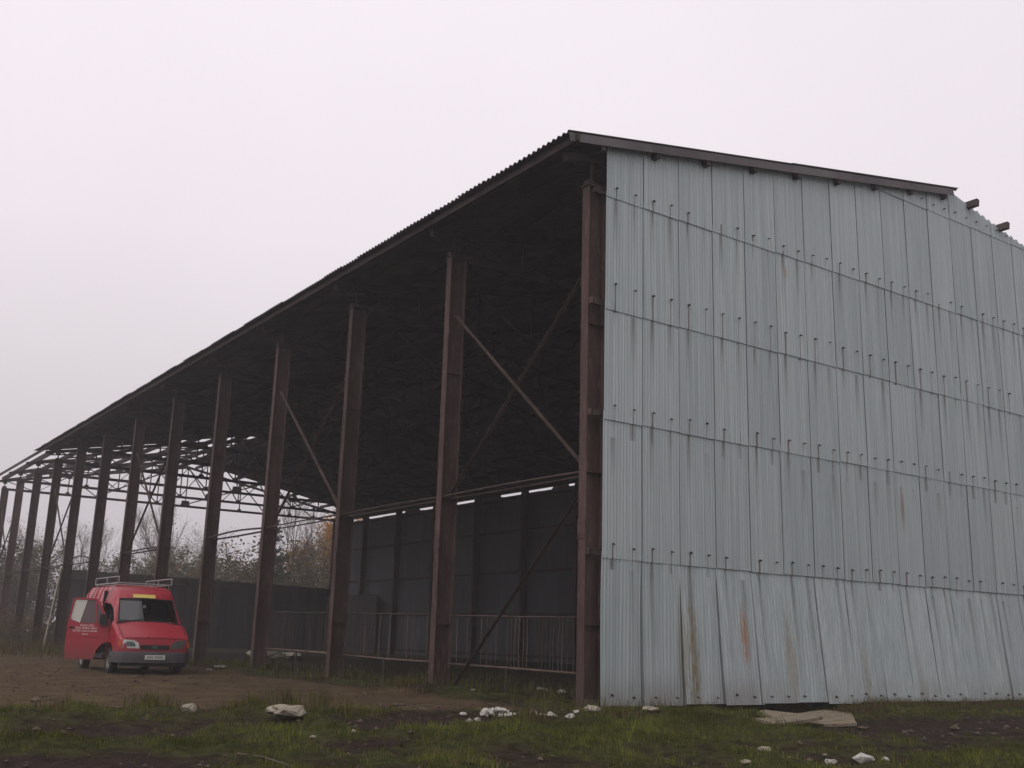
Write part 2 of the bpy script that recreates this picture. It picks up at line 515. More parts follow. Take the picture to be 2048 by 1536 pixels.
# --- columns: I-sections, 0.42 deep across the barn, 0.2 wide
def column_mesh():
    m = MB()
    d, w, t = 0.42, 0.20, 0.022
    m.box((0, -w/2, -0.3), (t, w/2, HC))
    m.box((d-t, -w/2, -0.3), (d, w/2, HC))
    m.box((t, -0.008, -0.3), (d-t, 0.008, HC))
    for z in (1.4, 4.1, 6.9):                      # stiffeners
        m.box((t, -w/2+0.012, z), (d-t, -0.008, z+0.014))
        m.box((t, 0.008, z), (d-t, w/2-0.012, z+0.014))
    m.box((-0.03, -w/2-0.03, HC), (d+0.03, w/2+0.03, HC+0.022))      # cap plate
    m.box((-0.012, -0.11, 2.9), (-0.0, 0.11, 3.25))               # splice plate
    for y in (-0.07, 0.07):
        for z in (2.97, 3.18):
            m.box((-0.026, y-0.014, z-0.014), (-0.012, y+0.014, z+0.014))
    m.box((-0.08, -w/2-0.07, -0.05), (d+0.08, w/2+0.07, 0.02))    # base plate
    return m.mesh('column', M_col)
cm = column_mesh()
for n in range(NB+1):
    link('column', cm, barn, Matrix.Translation((0, n*BAY, 0)))
for n in range(NB+1):
    link('column', cm, barn, Matrix.Translation((W, n*BAY, 0)) @ Matrix.Rotation(math.pi, 4, 'Z'))

# --- trusses
def truss_mesh():
    m = MB(); gl = []
    zb = HC + 0.06
    m.bar((0.0, 0, zb), (W, 0, zb), 0.14, 0.15)
    top = lambda x: zroof(x) - 0.27
    m.bar((-0.5, 0, top(-0.5)), (RX, 0, top(RX)), 0.16, 0.15)
    m.bar((RX, 0, top(RX)), (W+0.5, 0, top(W+0.5)), 0.16, 0.15)
    xs = [0.15, 2.1, 4.05, 6.0, 8.0, 10.0, 12.0, 14.0, 16.0, 18.0, 19.95, 21.9, 23.85]
    for i, x in enumerate(xs):
        m.bar((x, 0, zb), (x, 0, top(x)), 0.06, 0.06, (0, 1, 0))
        if i < len(xs)-1:
            x2 = xs[i+1]
            up = (i < 6)
            a = (x, 0, zb) if (i % 2 == 1) else (x, 0, top(x))
            b = (x2, 0, top(x2)) if (i % 2 == 1) else (x2, 0, zb)
            for s in (-0.035, 0.035):
                m.bar((a[0], s, a[2]), (b[0], s, b[2]), 0.035, 0.07, (0, 1, 0))
        wz = 0.17 if x != 12 else 0.36
        g = MB(); g.prism([(x-wz, zb-0.06), (x+wz, zb-0.06), (x+wz*0.7, zb+wz*1.1), (x-wz*0.7, zb+wz*1.1)], -0.012, 0.012)
        gl.append(g.mesh('gusset_plate', M_steel))
        t0 = top(x)
        g = MB(); g.prism([(x-0.13, t0-0.2), (x+0.13, t0-0.2), (x+0.13, t0), (x-0.13, t0)], -0.012, 0.012)
        gl.append(g.mesh('gusset_plate', M_steel))
    return m.mesh('truss', M_steel), gl
tm, tg = truss_mesh()
for n in range(NB+1):
    t = link('truss', tm, barn, Matrix.Translation((0, n*BAY + (0.02 if n else 0.02), 0)))
    if n >= 7:
        for q in tg: link('gusset_plate', q, t)

# longitudinal ties between the trusses
for (x, z) in ((12.0, HC+0.18), (6.0, HC+0.18), (18.0, HC+0.18)):
    m = MB(); m.bar((x, 0.1, z), (x, NB*BAY-0.1, z), 0.06, 0.06); m.build('tie_bar', M_steel, barn)

# --- purlins (channel bars), sticking out past the gable
rng = random.Random(4)
for k in range(9):
    for s in (-1, 1):
        x = RX + s*(0.62 + 1.42*k)
        z = zroof(x)
        y0 = -0.455 if s < 0 else -0.62 - rng.uniform(-0.04, 0.10)
        m = MB()
        m.bar((0, y0, -0.125), (0, NB*BAY + 0.35, -0.125), 0.11, 0.25) if s < 0 else m.bar((0, y0, -0.09), (0, NB*BAY + 0.35, -0.09), 0.11, 0.19)
        m.build('purlin', M_steel, barn, mat4=Matrix.Translation((x, 0, z)) @ Matrix.Rotation(s*math.atan(SL), 4, 'Y'))
for x in (-0.62, W+0.62):
    m = MB(); m.bar((x, -0.55, zroof(x)-0.09), (x, NB*BAY+0.35, zroof(x)-0.09), 0.07, 0.14); m.build('eaves_purlin', M_steel, barn)

# wind bracing and loose battens in the roof plane of the stripped end
rng = random.Random(31)
for (y0, y1) in ((46.9, 50.0), (50.0, 55.0), (55.0, 60.0)):
    for x0, x1 in ((0.0, 6.0), (6.0, 12.0)):
        for (ya, yb) in ((y0, y1), (y1, y0)):
            m = MB(); m.bar((x0, ya, zroof(x0)-0.2), (x1, yb, zroof(x1)-0.2), 0.07, 0.07); m.build('roof_brace', M_steel, barn)
for k in range(14):
    x0 = rng.uniform(0.5, 10.0); y = rng.uniform(47.2, 58.5) if k > 10 else rng.uniform(47.0, 50.5)
    m = MB(); ln = rng.uniform(1.2, 2.9); dy = rng.uniform(-0.4, 0.4)
    m.bar((x0, y, zroof(x0)+0.03), (x0+ln, y+dy, zroof(x0+ln)+0.03), rng.uniform(0.08, 0.30), 0.04); m.build('batten', M_steel, barn)
# --- roof sheets
def corr_sheet(length, width, pitch, amp, seg, trans=2):
    """corrugated sheet: runs along +X from 0..length, corrugated across Y 0..width, waves in Z"""
    m = MB(); n = int(round(width/pitch*seg))
    for j in range(n+1):
        y = width*j/n
        z = amp*math.sin(2*math.pi*y/pitch)
        for i in range(trans):
            m.v.append((length*i/(trans-1), y, z))
    for j in range(n):
        for i in range(trans-1):
            a = j*trans+i
            m.f.append((a, a+1, a+trans+1, a+trans))
    return m
RLEN = 12.8*math.sqrt(1+SL*SL)
half = RLEN/2 + 0.10
roof_sheet_me = corr_sheet(half, 1.04, 0.16, 0.028, 6).mesh('roof_sheet', M_roof, True)
roof_l = empty('roof_slope', parent=barn)
roof_r = empty('roof_slope', parent=barn)
ang = math.atan(SL)
rng = random.Random(11)
def roof_sheet(parent, row, y, side):
    lift = 0.034 + (0.006 if int(round(y/0.96)) % 2 else 0.0) + (0.014 if row else 0.0)
    if side < 0:   # left slope: starts at the eave
        slip = 0.26 if row and (20.0 < y + 0.5 < 23.3 or 26.6 < y + 0.5 < 30.8) else 0.0
        x0 = -0.8 + row*6.3 - slip
        mt = Matrix.Translation((x0 + rng.uniform(-0.02, 0.02) * (row == 0), y, zroof(-0.8) + SL*(row*6.3 - slip) + lift)) @ Matrix.Rotation(-ang, 4, 'Y')
    else:
        x0 = W + 0.8 - row*6.3
        mt = Matrix.Translation((x0, y + 1.04, zroof(W+0.8) + SL*(row*6.3) + lift)) @ Matrix.Rotation(math.pi, 4, 'Z') @ Matrix.Rotation(-ang, 4, 'Y')
    mt = mt @ Matrix.Rotation(RAD(rng.uniform(-0.25, 0.25)), 4, 'X')
    link('roof_sheet', roof_sheet_me, parent, mt)
for k in range(49):
    y = -0.5 + 0.96*k
    for row in (0, 1):
        if row == 1 and k == 48: continue
        roof_sheet(roof_l, row, y, -1)
miss = set()
for k in range(6, 62):
    y = -0.5 + 0.96*k
    for row in (0, 1):
        if (row, k) in miss: continue
        roof_sheet(roof_r, row, y, 1)
# ridge capping, some lengths blown off
zr = zroof(RX)
for k in range(25):
    y0 = -0.5 + 1.92*k
    if 20.0 < y0 + 0.96 < 23.4 or 26.2 < y0 + 0.96 < 30.9 or k == 0: continue
    m = MB()
    for s in (-1, 1):
        m.add([(RX, y0, zr+0.11), (RX, y0+1.96, zr+0.11), (RX+s*0.3, y0+1.96, zr+0.068), (RX+s*0.3, y0, zr+0.068)], [(0, 1, 2, 3)])
    m.build('ridge_cap', M_roof, barn)

# verge flashing under the roof edge of the left slope
for k in range(6):
    x0 = -0.78 + k*2.08; x1 = x0 + 2.11
    m = MB(); m.bar((x0, -0.475 - 0.004*(k % 2), zroof(x0)-0.075), (x1, -0.475 - 0.004*(k % 2), zroof(x1)-0.075), 0.012, 0.17); m.build('verge_flashing', M_roof, barn)
# --- gable cladding
gable = empty('gable_cladding', parent=barn)
BUCK = random.Random(61)
def wall_sheet_mesh(h, kick=0.0, topfn=None, x0=0.0, width=SHW+0.07, zbase=0.0):
    pitch, amp, seg = 0.0762, 0.0085, 6
    m = MB(); n = int(round(width/pitch*seg)); rows = 9 if kick else 2
    ph = BUCK.uniform(-0.6, 0.6); am = BUCK.uniform(0.010, 0.026); ph2 = BUCK.uniform(0, 6)
    for j in range(n+1):
        x = width*j/n
        y = -amp*math.sin(2*math.pi*x/pitch)
        hh = h if topfn is None else max(0.02, topfn(x0 + x) - zbase)
        for i in range(rows):
            t = i/(rows-1)
            yb = 0.0 if not kick else (am*math.cos(2*math.pi*x/(SHW/2) + ph + 0.9*t)*math.sin(math.pi*min(1, t*0.9+0.08)) + 0.012*math.sin(2.2*math.pi*x/SHW + ph2 + 2.5*t)*sm(0.98, 0.75, t))*kick
            m.v.append((x, y + yb, hh*t))
    for j in range(n):
        for i in range(rows-1):
            a = j*rows+i
            m.f.append((a, a+rows, a+rows+1, a+1))
    return m.mesh('wall_sheet', M_zinc, True)
rng = random.Random(7)
lap = 0.14
topf = lambda x: zroof(min(max(x, 0.0), 24.0)) - 0.06
shared = {}
ncol = 25
for row in range(6):
    zb = SEAM[row]
    zt = SEAM[row+1] + lap if row < 5 else 99
    off = 0.0
    for k in range(ncol):
        x = XE + k*SHW + (rng.uniform(-0.012, 0.012) if row == 0 and k else rng.uniform(-0.008, 0.008))
        if x > 23.9: continue
        lo_top = min(topf(x), topf(x + SHW))
        hi_top = max(topf(x), topf(x+SHW))
        if hi_top < zb + 0.1: continue
        jz = rng.uniform(-0.012, 0.012) if row else rng.uniform(-0.02, 0.03)
        yy = YW - 0.017*row
        if lo_top > zt:
            key = (row, 0 if row else rng.randrange(6))
            if key not in shared: shared[key] = wall_sheet_mesh(zt - zb, 0.0 if row else 1.0)
            me = shared[key]
        else:
            ragged = 0.0 if x < 12 else 0.06
            fn = (lambda xx, zt=zt, rg=ragged, kk=k: min(zt, topf(xx) - rg*(0.5+0.5*math.sin(xx*23+kk))))
            me = wall_sheet_mesh(0, 0, fn, x, SHW+0.035, zb)
        tilt = RAD(rng.uniform(-0.12, 0.12))
        mt = Matrix.Translation((x, yy, zb + jz)) @ Matrix.Rotation(RAD(rng.uniform(-0.12, 0.12)), 4, 'Y') @ Matrix.Rotation(tilt, 4, 'X') @ Matrix.Rotation(RAD(rng.uniform(0.75, 1.15)), 4, 'Z')
        if row == 0:
            # bottom sheets kick out at the foot, more towards the middle
            kick = sm(0.2, 3.5, x)*0.25 + (rng.uniform(-0.006, 0.008) if k else 0.0)
            h = zt - zb
            a = math.atan2(kick, h)
            skew = RAD(rng.uniform(-0.1, 0.1)) if k else 0
            mt = Matrix.Translation((x, yy + 0.030*sm(0.2, 3.5, x), zb + h)) @ Matrix.Rotation(-a, 4, 'X') @ Matrix.Rotation(skew, 4, 'Y') @ Matrix.Translation((0, 0, -h + jz)) @ Matrix.Rotation(RAD(rng.uniform(0.4, 0.8)), 4, 'Z')
        link('wall_sheet', me, gable, mt)
# dark strip of shadow gap is real: rails and girts behind the sheets
for z in (0.10, 2.68, 5.2, 7.33, 9.56, 12.05):
    x0, x1 = 0.06, 23.9
    if z > 10.4:
        x0 = 10.6; x1 = 13.4
    m = MB(); m.bar((x0, YW+0.075, z), (x1, YW+0.075, z), 0.07, 0.10)
    m.build('girt', M_steel, barn)
for z in (0.10, 2.68, 5.2, 7.33):   # brackets tying the girts to the corner column
    m = MB(); m.bar((0.02, -0.105, z), (0.02, -0.21, z), 0.012, 0.12); m.bar((0.03, -0.16, z-0.055), (0.3, -0.16, z-0.055), 0.10, 0.012)
    m.build('bracket', M_col, barn)
for x in (6.0, 12.0, 18.0):         # wind posts inside the gable
    m = MB(); m.box((x-0.1, -0.1, -0.2), (x+0.1, 0.1, zroof(x)-0.35)); m.build('wind_post', M_steel, barn)
# sill rail, rusty, below the sheets at the corner
m = MB(); m.bar((0.1, YW-0.02, 0.02), (1.6, YW-0.02, 0.015), 0.05, 0.06); m.build('sill_rail', M_col, barn)

# hook bolts with washers
def bolts():
    m = MB(); rg = random.Random(5)
    for row in range(6):
        for k in range(ncol):
            for q in (0.25, 0.75):
                x = XE + (k+q)*SHW + rg.uniform(-0.008, 0.008)
                z = SEAM[row] + BOLT[row] + rg.uniform(-0.03, 0.03)
                if z > topf(x) - 0.1 or x > 23.8: continue
                if rg.random() < 0.08: continue
                kick = sm(0.2, 3.5, x)*0.25 - 0.03*sm(0.2, 3.5, x) if row == 0 else 0.0
                y = YW - 0.017*row - kick*0.94 - 0.022
                m.tube([(x, y+0.008, z), (x, y-0.006, z)], rg.uniform(0.016, 0.027), 6)
                m.tube([(x, y-0.006, z), (x + rg.uniform(-0.006, 0.006), y-0.045, z-0.012)], 0.011, 5)
    return m
b_ = bolts().build('hook_bolts', M_bolt, gable)
b_['kind'] = 'stuff'

# --- far side cladding at x = W
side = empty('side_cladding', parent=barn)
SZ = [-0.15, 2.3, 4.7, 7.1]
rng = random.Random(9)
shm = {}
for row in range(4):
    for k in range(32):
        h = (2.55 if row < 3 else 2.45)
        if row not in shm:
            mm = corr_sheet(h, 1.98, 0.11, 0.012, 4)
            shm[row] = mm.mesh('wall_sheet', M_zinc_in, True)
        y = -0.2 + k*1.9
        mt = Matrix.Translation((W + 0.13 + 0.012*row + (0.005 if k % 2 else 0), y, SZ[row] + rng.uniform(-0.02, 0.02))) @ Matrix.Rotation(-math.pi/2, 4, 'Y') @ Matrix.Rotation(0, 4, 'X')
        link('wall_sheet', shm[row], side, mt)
for z in (0.3, 2.6, 5.0, 7.4, 9.3):
    m = MB(); m.bar((W+0.06, -0.2, z), (W+0.06, 60.2, z), 0.08, 0.12); m.build('girt', M_steel, barn)
m = MB(); m.bar((W+0.05, -0.2, 9.97), (W+0.05, 60.2, 9.97), 0.16, 0.60); m.build('eaves_beam', M_steel, barn)
y = 18.0
while y < 60:
    ln = rng.uniform(0.5, 2.6); z = rng.uniform(0.0, 0.05)
    m = MB(); m.add([(W+0.11, y, 9.45), (W+0.11, y+ln, 9.45), (W+0.11, y+ln-rng.uniform(0, 0.5), 9.80), (W+0.11, y+rng.uniform(0, 0.5), 9.80)], [(0, 1, 2, 3)])
    m.build('wall_flashing', M_roof, barn)
    y += ln + rng.choice((0.5, 1.5, 2.6, 4.2, 5.0))

# --- low boarded wall across the far end
low = empty('low_end_wall', parent=barn)
k = 0; x = 4.7
rng = random.Random(3)
while x < 23.6:
    w_ = 0.5
    h = 4.86 - 0.017*(x-5) + rng.uniform(-0.015, 0.015)
    m = MB(); m.box((x, 60.0, 0.0), (x+w_-0.012, 60.06, h)); m.build('wall_board', M_board, low)
    x += w_
y = 52.0
while y < 59.9:
    m = MB(); m.box((W-0.52, y, 0.0), (W-0.47, y+0.488, 4.0 + rng.uniform(-0.02, 0.02))); m.build('wall_board', M_board, low)
    y += 0.5
for z in (1.2, 4.3):
    m = MB(); m.bar((4.7, 59.94, z), (23.4, 59.94, z), 0.1, 0.12); m.build('wall_rail', M_steel, low)

# --- struts and braces in the open side
for n in range(NB):
    if n in (4, 6): continue
    y0, y1 = n*BAY + 0.1, (n+1)*BAY - 0.1
    for xk, dz in ((0.10, 0.03), (0.25, -0.02)):
        m = MB(); pts = []
        sag = {3: 0.07, 7: 0.22, 8: -0.14}.get(n, 0.02)
        s = 1 if xk < 0.2 else -0.2
        for i in range(9):
            t = i/8
            pts.append((xk, y0 + (y1-y0)*t, 4.1 + dz + s*sag*math.sin(math.pi*t)))
        m.tube(pts, 0.020 if n < 3 else 0.03, 6)
        m.build('strut', M_brace if n < 3 else M_steel, barn)
def brace(y0, z0, y1, z1, x, wd=0.07, mat=None):
    m = MB(); m.bar((x, y0, z0), (x, y1, z1), 0.012, wd, (1, 0, 0)); m.bar((x+0.03, y0, z0), (x+0.03, y1, z1), 0.06, 0.01, (1, 0, 0))
    m.build('brace', mat or M_brace, barn)
for n in (0, 2, 5, 8, 11):
    y0, y1 = n*BAY + 0.12, (n+1)*BAY - 0.12
    brace(y0, 4.2, y1, 8.25, 0.16)
    brace(y0, 8.2, y1, 4.2, 0.24)
brace(0.15, 3.9, 4.7, -0.1, 0.2)

# ------------------------------------------------------------------ feed railings between the near columns
for n in range(3):
    y0, y1 = n*BAY + 0.11, (n+1)*BAY - 0.11
    where = ('beside the corner column', 'between the second and third columns', 'between the third and fourth columns')[n]
    r_ = empty('feed_railing', (0.36, y0, 0))
    tag(r_, 'rusty pipe feed railing with thin uneven bars ' + where, 'railing', 'feed railings along the open side')
    zb, zt = 0.56 + 0.0095*n*BAY, 1.54 + 0.014*n*BAY
    rg = random.Random(20+n)
    ln = y1 - y0
    for (z, rr, slope) in ((zb, 0.026, 0.03), (zt, 0.017, 0.05)):
        m = MB(); m.tube([(0, 0, z), (0, ln*0.5, z+slope*0.4+rg.uniform(-0.02, 0.01)), (0, ln, z+slope)], rr, 6); m.build('rail', M_pipe if z == zb else M_brace, r_, True)
    y = 0.12
    while y < ln - 0.1:
        hi = zt if rg.random() < 0.9 else zb + rg.uniform(0.4, 0.8)
        m = MB(); m.tube([(0.0, y, zb), (rg.uniform(-0.02, 0.02), y + rg.uniform(-0.015, 0.015), (zb+hi)/2), (0.0, y+rg.uniform(-0.03, 0.03), hi)], 0.0075, 5)
        m.build('railing_bar', M_pipe if rg.random() < 0.3 else M_brace, r_)
        y += rg.uniform(0.08, 0.2) if rg.random() < 0.85 else 0.4
    for y in (0.02, ln*0.55):
        m = MB(); m.tube([(0.0, y, -0.1), (0.0, y, zb)], 0.025, 6); m.build('railing_post', M_steel, r_)
# ------------------------------------------------------------------ the van
def paint_mat():
    g = NG('dull_red_paint')
    P = g.obj()
    n = g.noise(P, 3.0, 4); n2 = g.noise(P, 40, 2)
    z = g.xyz(P)[2]
    c = g.mix(n, (0.31, 0.022, 0.036), (0.39, 0.032, 0.046))
    spl = g.noise(P, 11, 5, 0.7)
    dirt = g.math('MULTIPLY', g.ramp(g.math('ADD', z, g.math('MULTIPLY', spl, -0.55)), 0.62, -0.05), g.math('MULTIPLY_ADD', n, 0.6, 0.5))
    c = g.mix(g.math('MULTIPLY', dirt, 0.75), c, (0.10, 0.055, 0.045))
    c = g.mix(g.math('MULTIPLY', g.ramp(n2, 0.55, 0.8), 0.12), c, (0.2, 0.1, 0.09))
    return g.bsdf(c, g.math('MULTIPLY_ADD', dirt, 0.5, g.math('MULTIPLY_ADD', n, 0.15, 0.22)), 0.0, 0.5)
M_paint = paint_mat()
M_black = simple('black_plastic', (0.018, 0.018, 0.02), 0.6)
M_grey = simple('grey_bumper_plastic', (0.075, 0.07, 0.075), 0.65)
M_tyre = simple('tyre_rubber', (0.022, 0.02, 0.019), 0.85)
M_rim = simple('dirty_wheel_rim', (0.20, 0.19, 0.17), 0.6, 0.4)
M_cabin = simple('dark_cabin_trim', (0.03, 0.027, 0.03), 0.9)
M_rack = simple('galvanised_rack', (0.42, 0.41, 0.39), 0.45, 0.6)
M_lamp = simple('lamp_reflector', (0.75, 0.76, 0.74), 0.2, 0.3, 0.5, 0.1)
M_lampd = simple('lamp_bowl', (0.16, 0.19, 0.19), 0.15, 0.5)
M_lampdark = simple('clouded_lamp', (0.10, 0.13, 0.115), 0.3)
M_orange = simple('amber_lens', (0.55, 0.13, 0.02), 0.25)
M_yellow = simple('yellow_sticker', (0.72, 0.55, 0.14), 0.5, var=0.15)
M_white = simple('white_lettering', (0.72, 0.66, 0.60), 0.6, var=0.1)
M_plate = simple('plate_white', (0.62, 0.64, 0.58), 0.5, var=0.1)
M_ink = simple('plate_ink', (0.05, 0.06, 0.06), 0.6)
M_badge = simple('badge_green_blue', (0.04, 0.13, 0.12), 0.35)
M_reflect = simple('painted_sky_reflection', (0.40, 0.385, 0.385), 0.7, var=0.12, scale=20)  # grey of the reflected sky, put into the colour
M_pale = simple('pale_panel', (0.62, 0.60, 0.55), 0.8, var=0.1)
M_paper = simple('white_paper', (0.75, 0.80, 0.82), 0.7, var=0.05)
def glass_mat():
    g = NG('window_glass')
    gl = g.node('ShaderNodeBsdfGlossy'); gl.inputs['Roughness'].default_value = 0.04
    gl.inputs['Color'].default_value = (0.9, 0.9, 0.92, 1)
    tr = g.node('ShaderNodeBsdfTransparent'); tr.inputs['Color'].default_value = (0.72, 0.76, 0.75, 1)
    fr = g.node('ShaderNodeFresnel'); fr.inputs['IOR'].default_value = 1.45
    mx = g.node('ShaderNodeMixShader')
    g.t.links.new(fr.outputs[0], mx.inputs[0]); g.t.links.new(tr.outputs[0], mx.inputs[1]); g.t.links.new(gl.outputs[0], mx.inputs[2])
    g.t.links.new(mx.outputs[0], g.out.inputs[0])
    return g.m
M_glass = glass_mat()
def door_glass_mat():
    g = NG('painted_reflection_door_glass')
    d = g.bsdf((0.075, 0.07, 0.075), 0.12, 0, 0.5)  # grey base colour stands in for the reflection on the pane
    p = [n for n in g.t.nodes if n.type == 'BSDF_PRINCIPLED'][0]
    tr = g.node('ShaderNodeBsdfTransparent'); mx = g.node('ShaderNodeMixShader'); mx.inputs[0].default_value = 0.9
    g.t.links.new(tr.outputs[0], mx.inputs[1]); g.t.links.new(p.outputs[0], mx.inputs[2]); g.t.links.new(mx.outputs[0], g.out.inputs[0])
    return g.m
M_doorglass = door_glass_mat()

VX, VY = -3.11, 13.9          # centre of the front bumper on the ground
van = empty('panel_van', (VX, VY, -0.02))
tag(van, 'old red panel van with roof rack, its front passenger door open', 'van')

def lerp(tab, v):
    for (a, fa), (b, fb) in zip(tab, tab[1:]):
        if v <= b: return fa + (fb-fa)*(max(v, a)-a)/(b-a)
    return tab[-1][1]
Z_TOP = [(0, 0.80), (0.03, 0.90), (0.10, 0.965), (0.35, 1.10), (0.70, 1.275), (0.80, 1.315), (1.20, 1.93), (1.26, 2.03), (1.36, 2.14), (1.55, 2.235), (1.85, 2.28), (4.25, 2.28), (4.48, 2.22), (4.60, 2.06)]
HW = [(0, 0.80), (0.03, 0.87), (0.10, 0.92), (0.25, 0.955), (0.6, 0.97), (4.4, 0.97), (4.60, 0.93)]
HWT = [(0, 0.72), (0.03, 0.80), (0.10, 0.85), (0.35, 0.86), (0.70, 0.855), (0.80, 0.845), (1.20, 0.76), (1.36, 0.76), (1.85, 0.77), (4.4, 0.77), (4.60, 0.72)]
def z_bot(v):
    z = 0.34
    for c in (0.80, 3.62):
        d = abs(v - c)
        if d < 0.40: z = max(z, 0.34 + math.sqrt(0.40**2 - d*d))
    return z
ST = sorted([0, 0.03, 0.10, 0.25, 0.40, 0.43, 0.50, 0.60, 0.70, 0.80, 0.90, 1.0, 1.06, 1.12, 1.17, 1.20, 1.26, 1.36, 1.55, 1.85, 2.05, 2.6, 3.22, 3.25, 3.32, 3.42, 3.52, 3.62, 3.72, 3.82, 3.92, 3.99, 4.02, 4.25, 4.48, 4.60])
def ring(v):
    zb = z_bot(v); zt = lerp(Z_TOP, v); hw = lerp(HW, v); ht = lerp(HWT, v)
    belt = min(1.24, zt - 0.06)
    mid = min(0.80, zb + 0.62*(belt - zb)) if belt - zb > 0.3 else (zb+belt)/2
    top = zt
    tall = top - belt
    pts = [(0, zb), (hw-0.08, zb), (hw-0.012, zb+0.05), (hw, mid), (hw-0.015, belt)]
    pts.append((ht + 0.045 + 0.05*min(1, tall), belt + tall*0.55) if tall > 0.2 else (hw-0.05, belt + tall*0.5))
    pts.append((ht+0.03, belt + tall*0.86 if tall > 0.2 else belt + tall*0.8))
    pts.append((ht-0.05, top - 0.012))
    pts.append((ht*0.5, top + 0.018)); pts.append((0, top + 0.028))
    return pts
bm_ = MB(); NP = 10; idx = {}
for i, v in enumerate(ST):
    for j, (h, z) in enumerate(ring(v)):
        for s in ((-1, 1) if 0 < j < NP-1 else (1,)):
            idx[(i, j, s)] = len(bm_.v); bm_.v.append((s*h, v, z))
        if j in (0, NP-1): idx[(i, j, -1)] = idx[(i, j, 1)]
DOOR0, DOOR1 = 0.90, 2.05
for i in range(len(ST)-1):
    a, b = ST[i], ST[i+1]
    for j in range(NP-1):
        for s in (-1, 1):
            if a >= 0.80 and b <= 1.20 and j >= 7: continue             # windscreen opening
            if s < 0 and a >= DOOR0 and b <= DOOR1 and j in (2, 3, 4): continue   # open passenger door
            q = (idx[(i, j, s)], idx[(i+1, j, s)], idx[(i+1, j+1, s)], idx[(i, j+1, s)])
            q = tuple(dict.fromkeys(q))
            if len(q) > 2: bm_.f.append(q)
for i in (0, len(ST)-1):
    bm_.f.append([idx[(i, j, 1)] for j in range(NP)] + [idx[(i, j, -1)] for j in range(NP-2, 0, -1)])
bme = bm_.mesh('body', M_paint); smooth_by_angle(bme, 34)
vbody = link('body', bme, van)

def vpart(name, mb, mat, parent=van, smooth=0):
    me = mb.mesh(name, mat)
    if smooth: smooth_by_angle(me, smooth)
    return link(name, me, parent)

# windscreen
def wsz(v): return lerp(Z_TOP, v)
m = MB()
for v in (0.815, 1.0, 1.185):
    ht = lerp(HWT, v)
    for t in (-1, -0.5, 0, 0.5, 1):
        m.v.append(((ht-0.055)*t, v, wsz(v) - 0.006 + 0.03*(1-t*t)))
for i in range(2):
    for k in range(4): m.f.append((i*5+k, i*5+k+1, i*5+6+k, i*5+5+k))
wind = vpart('windscreen', m, M_glass, smooth=40)
m = MB()   # rubber seal
edge = [(-0.80, 0.80), (0.80, 0.80), (0.715, 1.20), (-0.715, 1.20)]
for k in range(4):
    (xa, va), (xb, vb) = edge[k], edge[(k+1) % 4]
    m.tube([(xa, va, wsz(va)), ((xa+xb)/2, (va+vb)/2, wsz((va+vb)/2) + (0.026 if k % 2 == 0 else 0)), (xb, vb, wsz(vb))], 0.016, 5)
vpart('seal', m, M_black, wind)
m = MB()
for x0 in (-0.55, 0.15):
    m.tube([(x0, 0.80, 1.345), (x0+0.5, 0.86, 1.42)], 0.008, 5)
vpart('wipers', m, M_black, wind)
m = MB()   # grey panel painting the sky's reflection into the left half of the windscreen
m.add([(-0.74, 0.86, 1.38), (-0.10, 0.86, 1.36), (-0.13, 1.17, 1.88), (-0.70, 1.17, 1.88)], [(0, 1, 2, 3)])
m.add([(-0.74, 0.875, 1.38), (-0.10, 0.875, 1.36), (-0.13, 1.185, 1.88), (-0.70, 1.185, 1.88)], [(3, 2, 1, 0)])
vpart('sky_reflection_panel', m, M_reflect)
m = MB(); m.box((-0.86, 0.72, 1.02), (0.86, 1.18, 1.30)); vpart('dashboard', m, M_cabin)
m = MB(); m.add([(0.42, 0.86, 1.335), (0.66, 0.84, 1.335), (0.64, 0.98, 1.345), (0.40, 1.0, 1.345)], [(0, 1, 2, 3)]); vpart('paper', m, M_paper)
m = MB(); c0 = Vector((0.40, 1.25, 1.27))
m.tube([c0 + Vector((0.19*math.cos(t), 0.10*math.sin(t), 0.16*math.sin(t))) for t in [2*math.pi*k/16 for k in range(17)]], 0.014, 5, False)
vpart('steering_wheel', m, M_black)
for x0 in (-0.75, 0.2):
    m = MB(); m.box((x0, 1.45, 0.55), (x0+0.55, 1.95, 0.95)); m.box((x0+0.03, 1.83, 0.95), (x0+0.52, 1.98, 1.55)); m.box((x0+0.13, 1.86, 1.56), (x0+0.42, 1.96, 1.78))
    vpart('seat', m, M_cabin)
m = MB(); m.box((-0.9, 2.1, 0.45), (0.9, 2.14, 2.15)); vpart('bulkhead', m, M_cabin)
m = MB(); m.box((-0.88, 0.5, 0.46), (0.88, 4.4, 0.50)); vpart('floor_pan', m, M_cabin)
m = MB(); m.tube([(-0.06, 1.12, 1.74), (-0.06, 1.10, 1.74)], 0.045, 10); vpart('windscreen_sticker', m, M_pale)

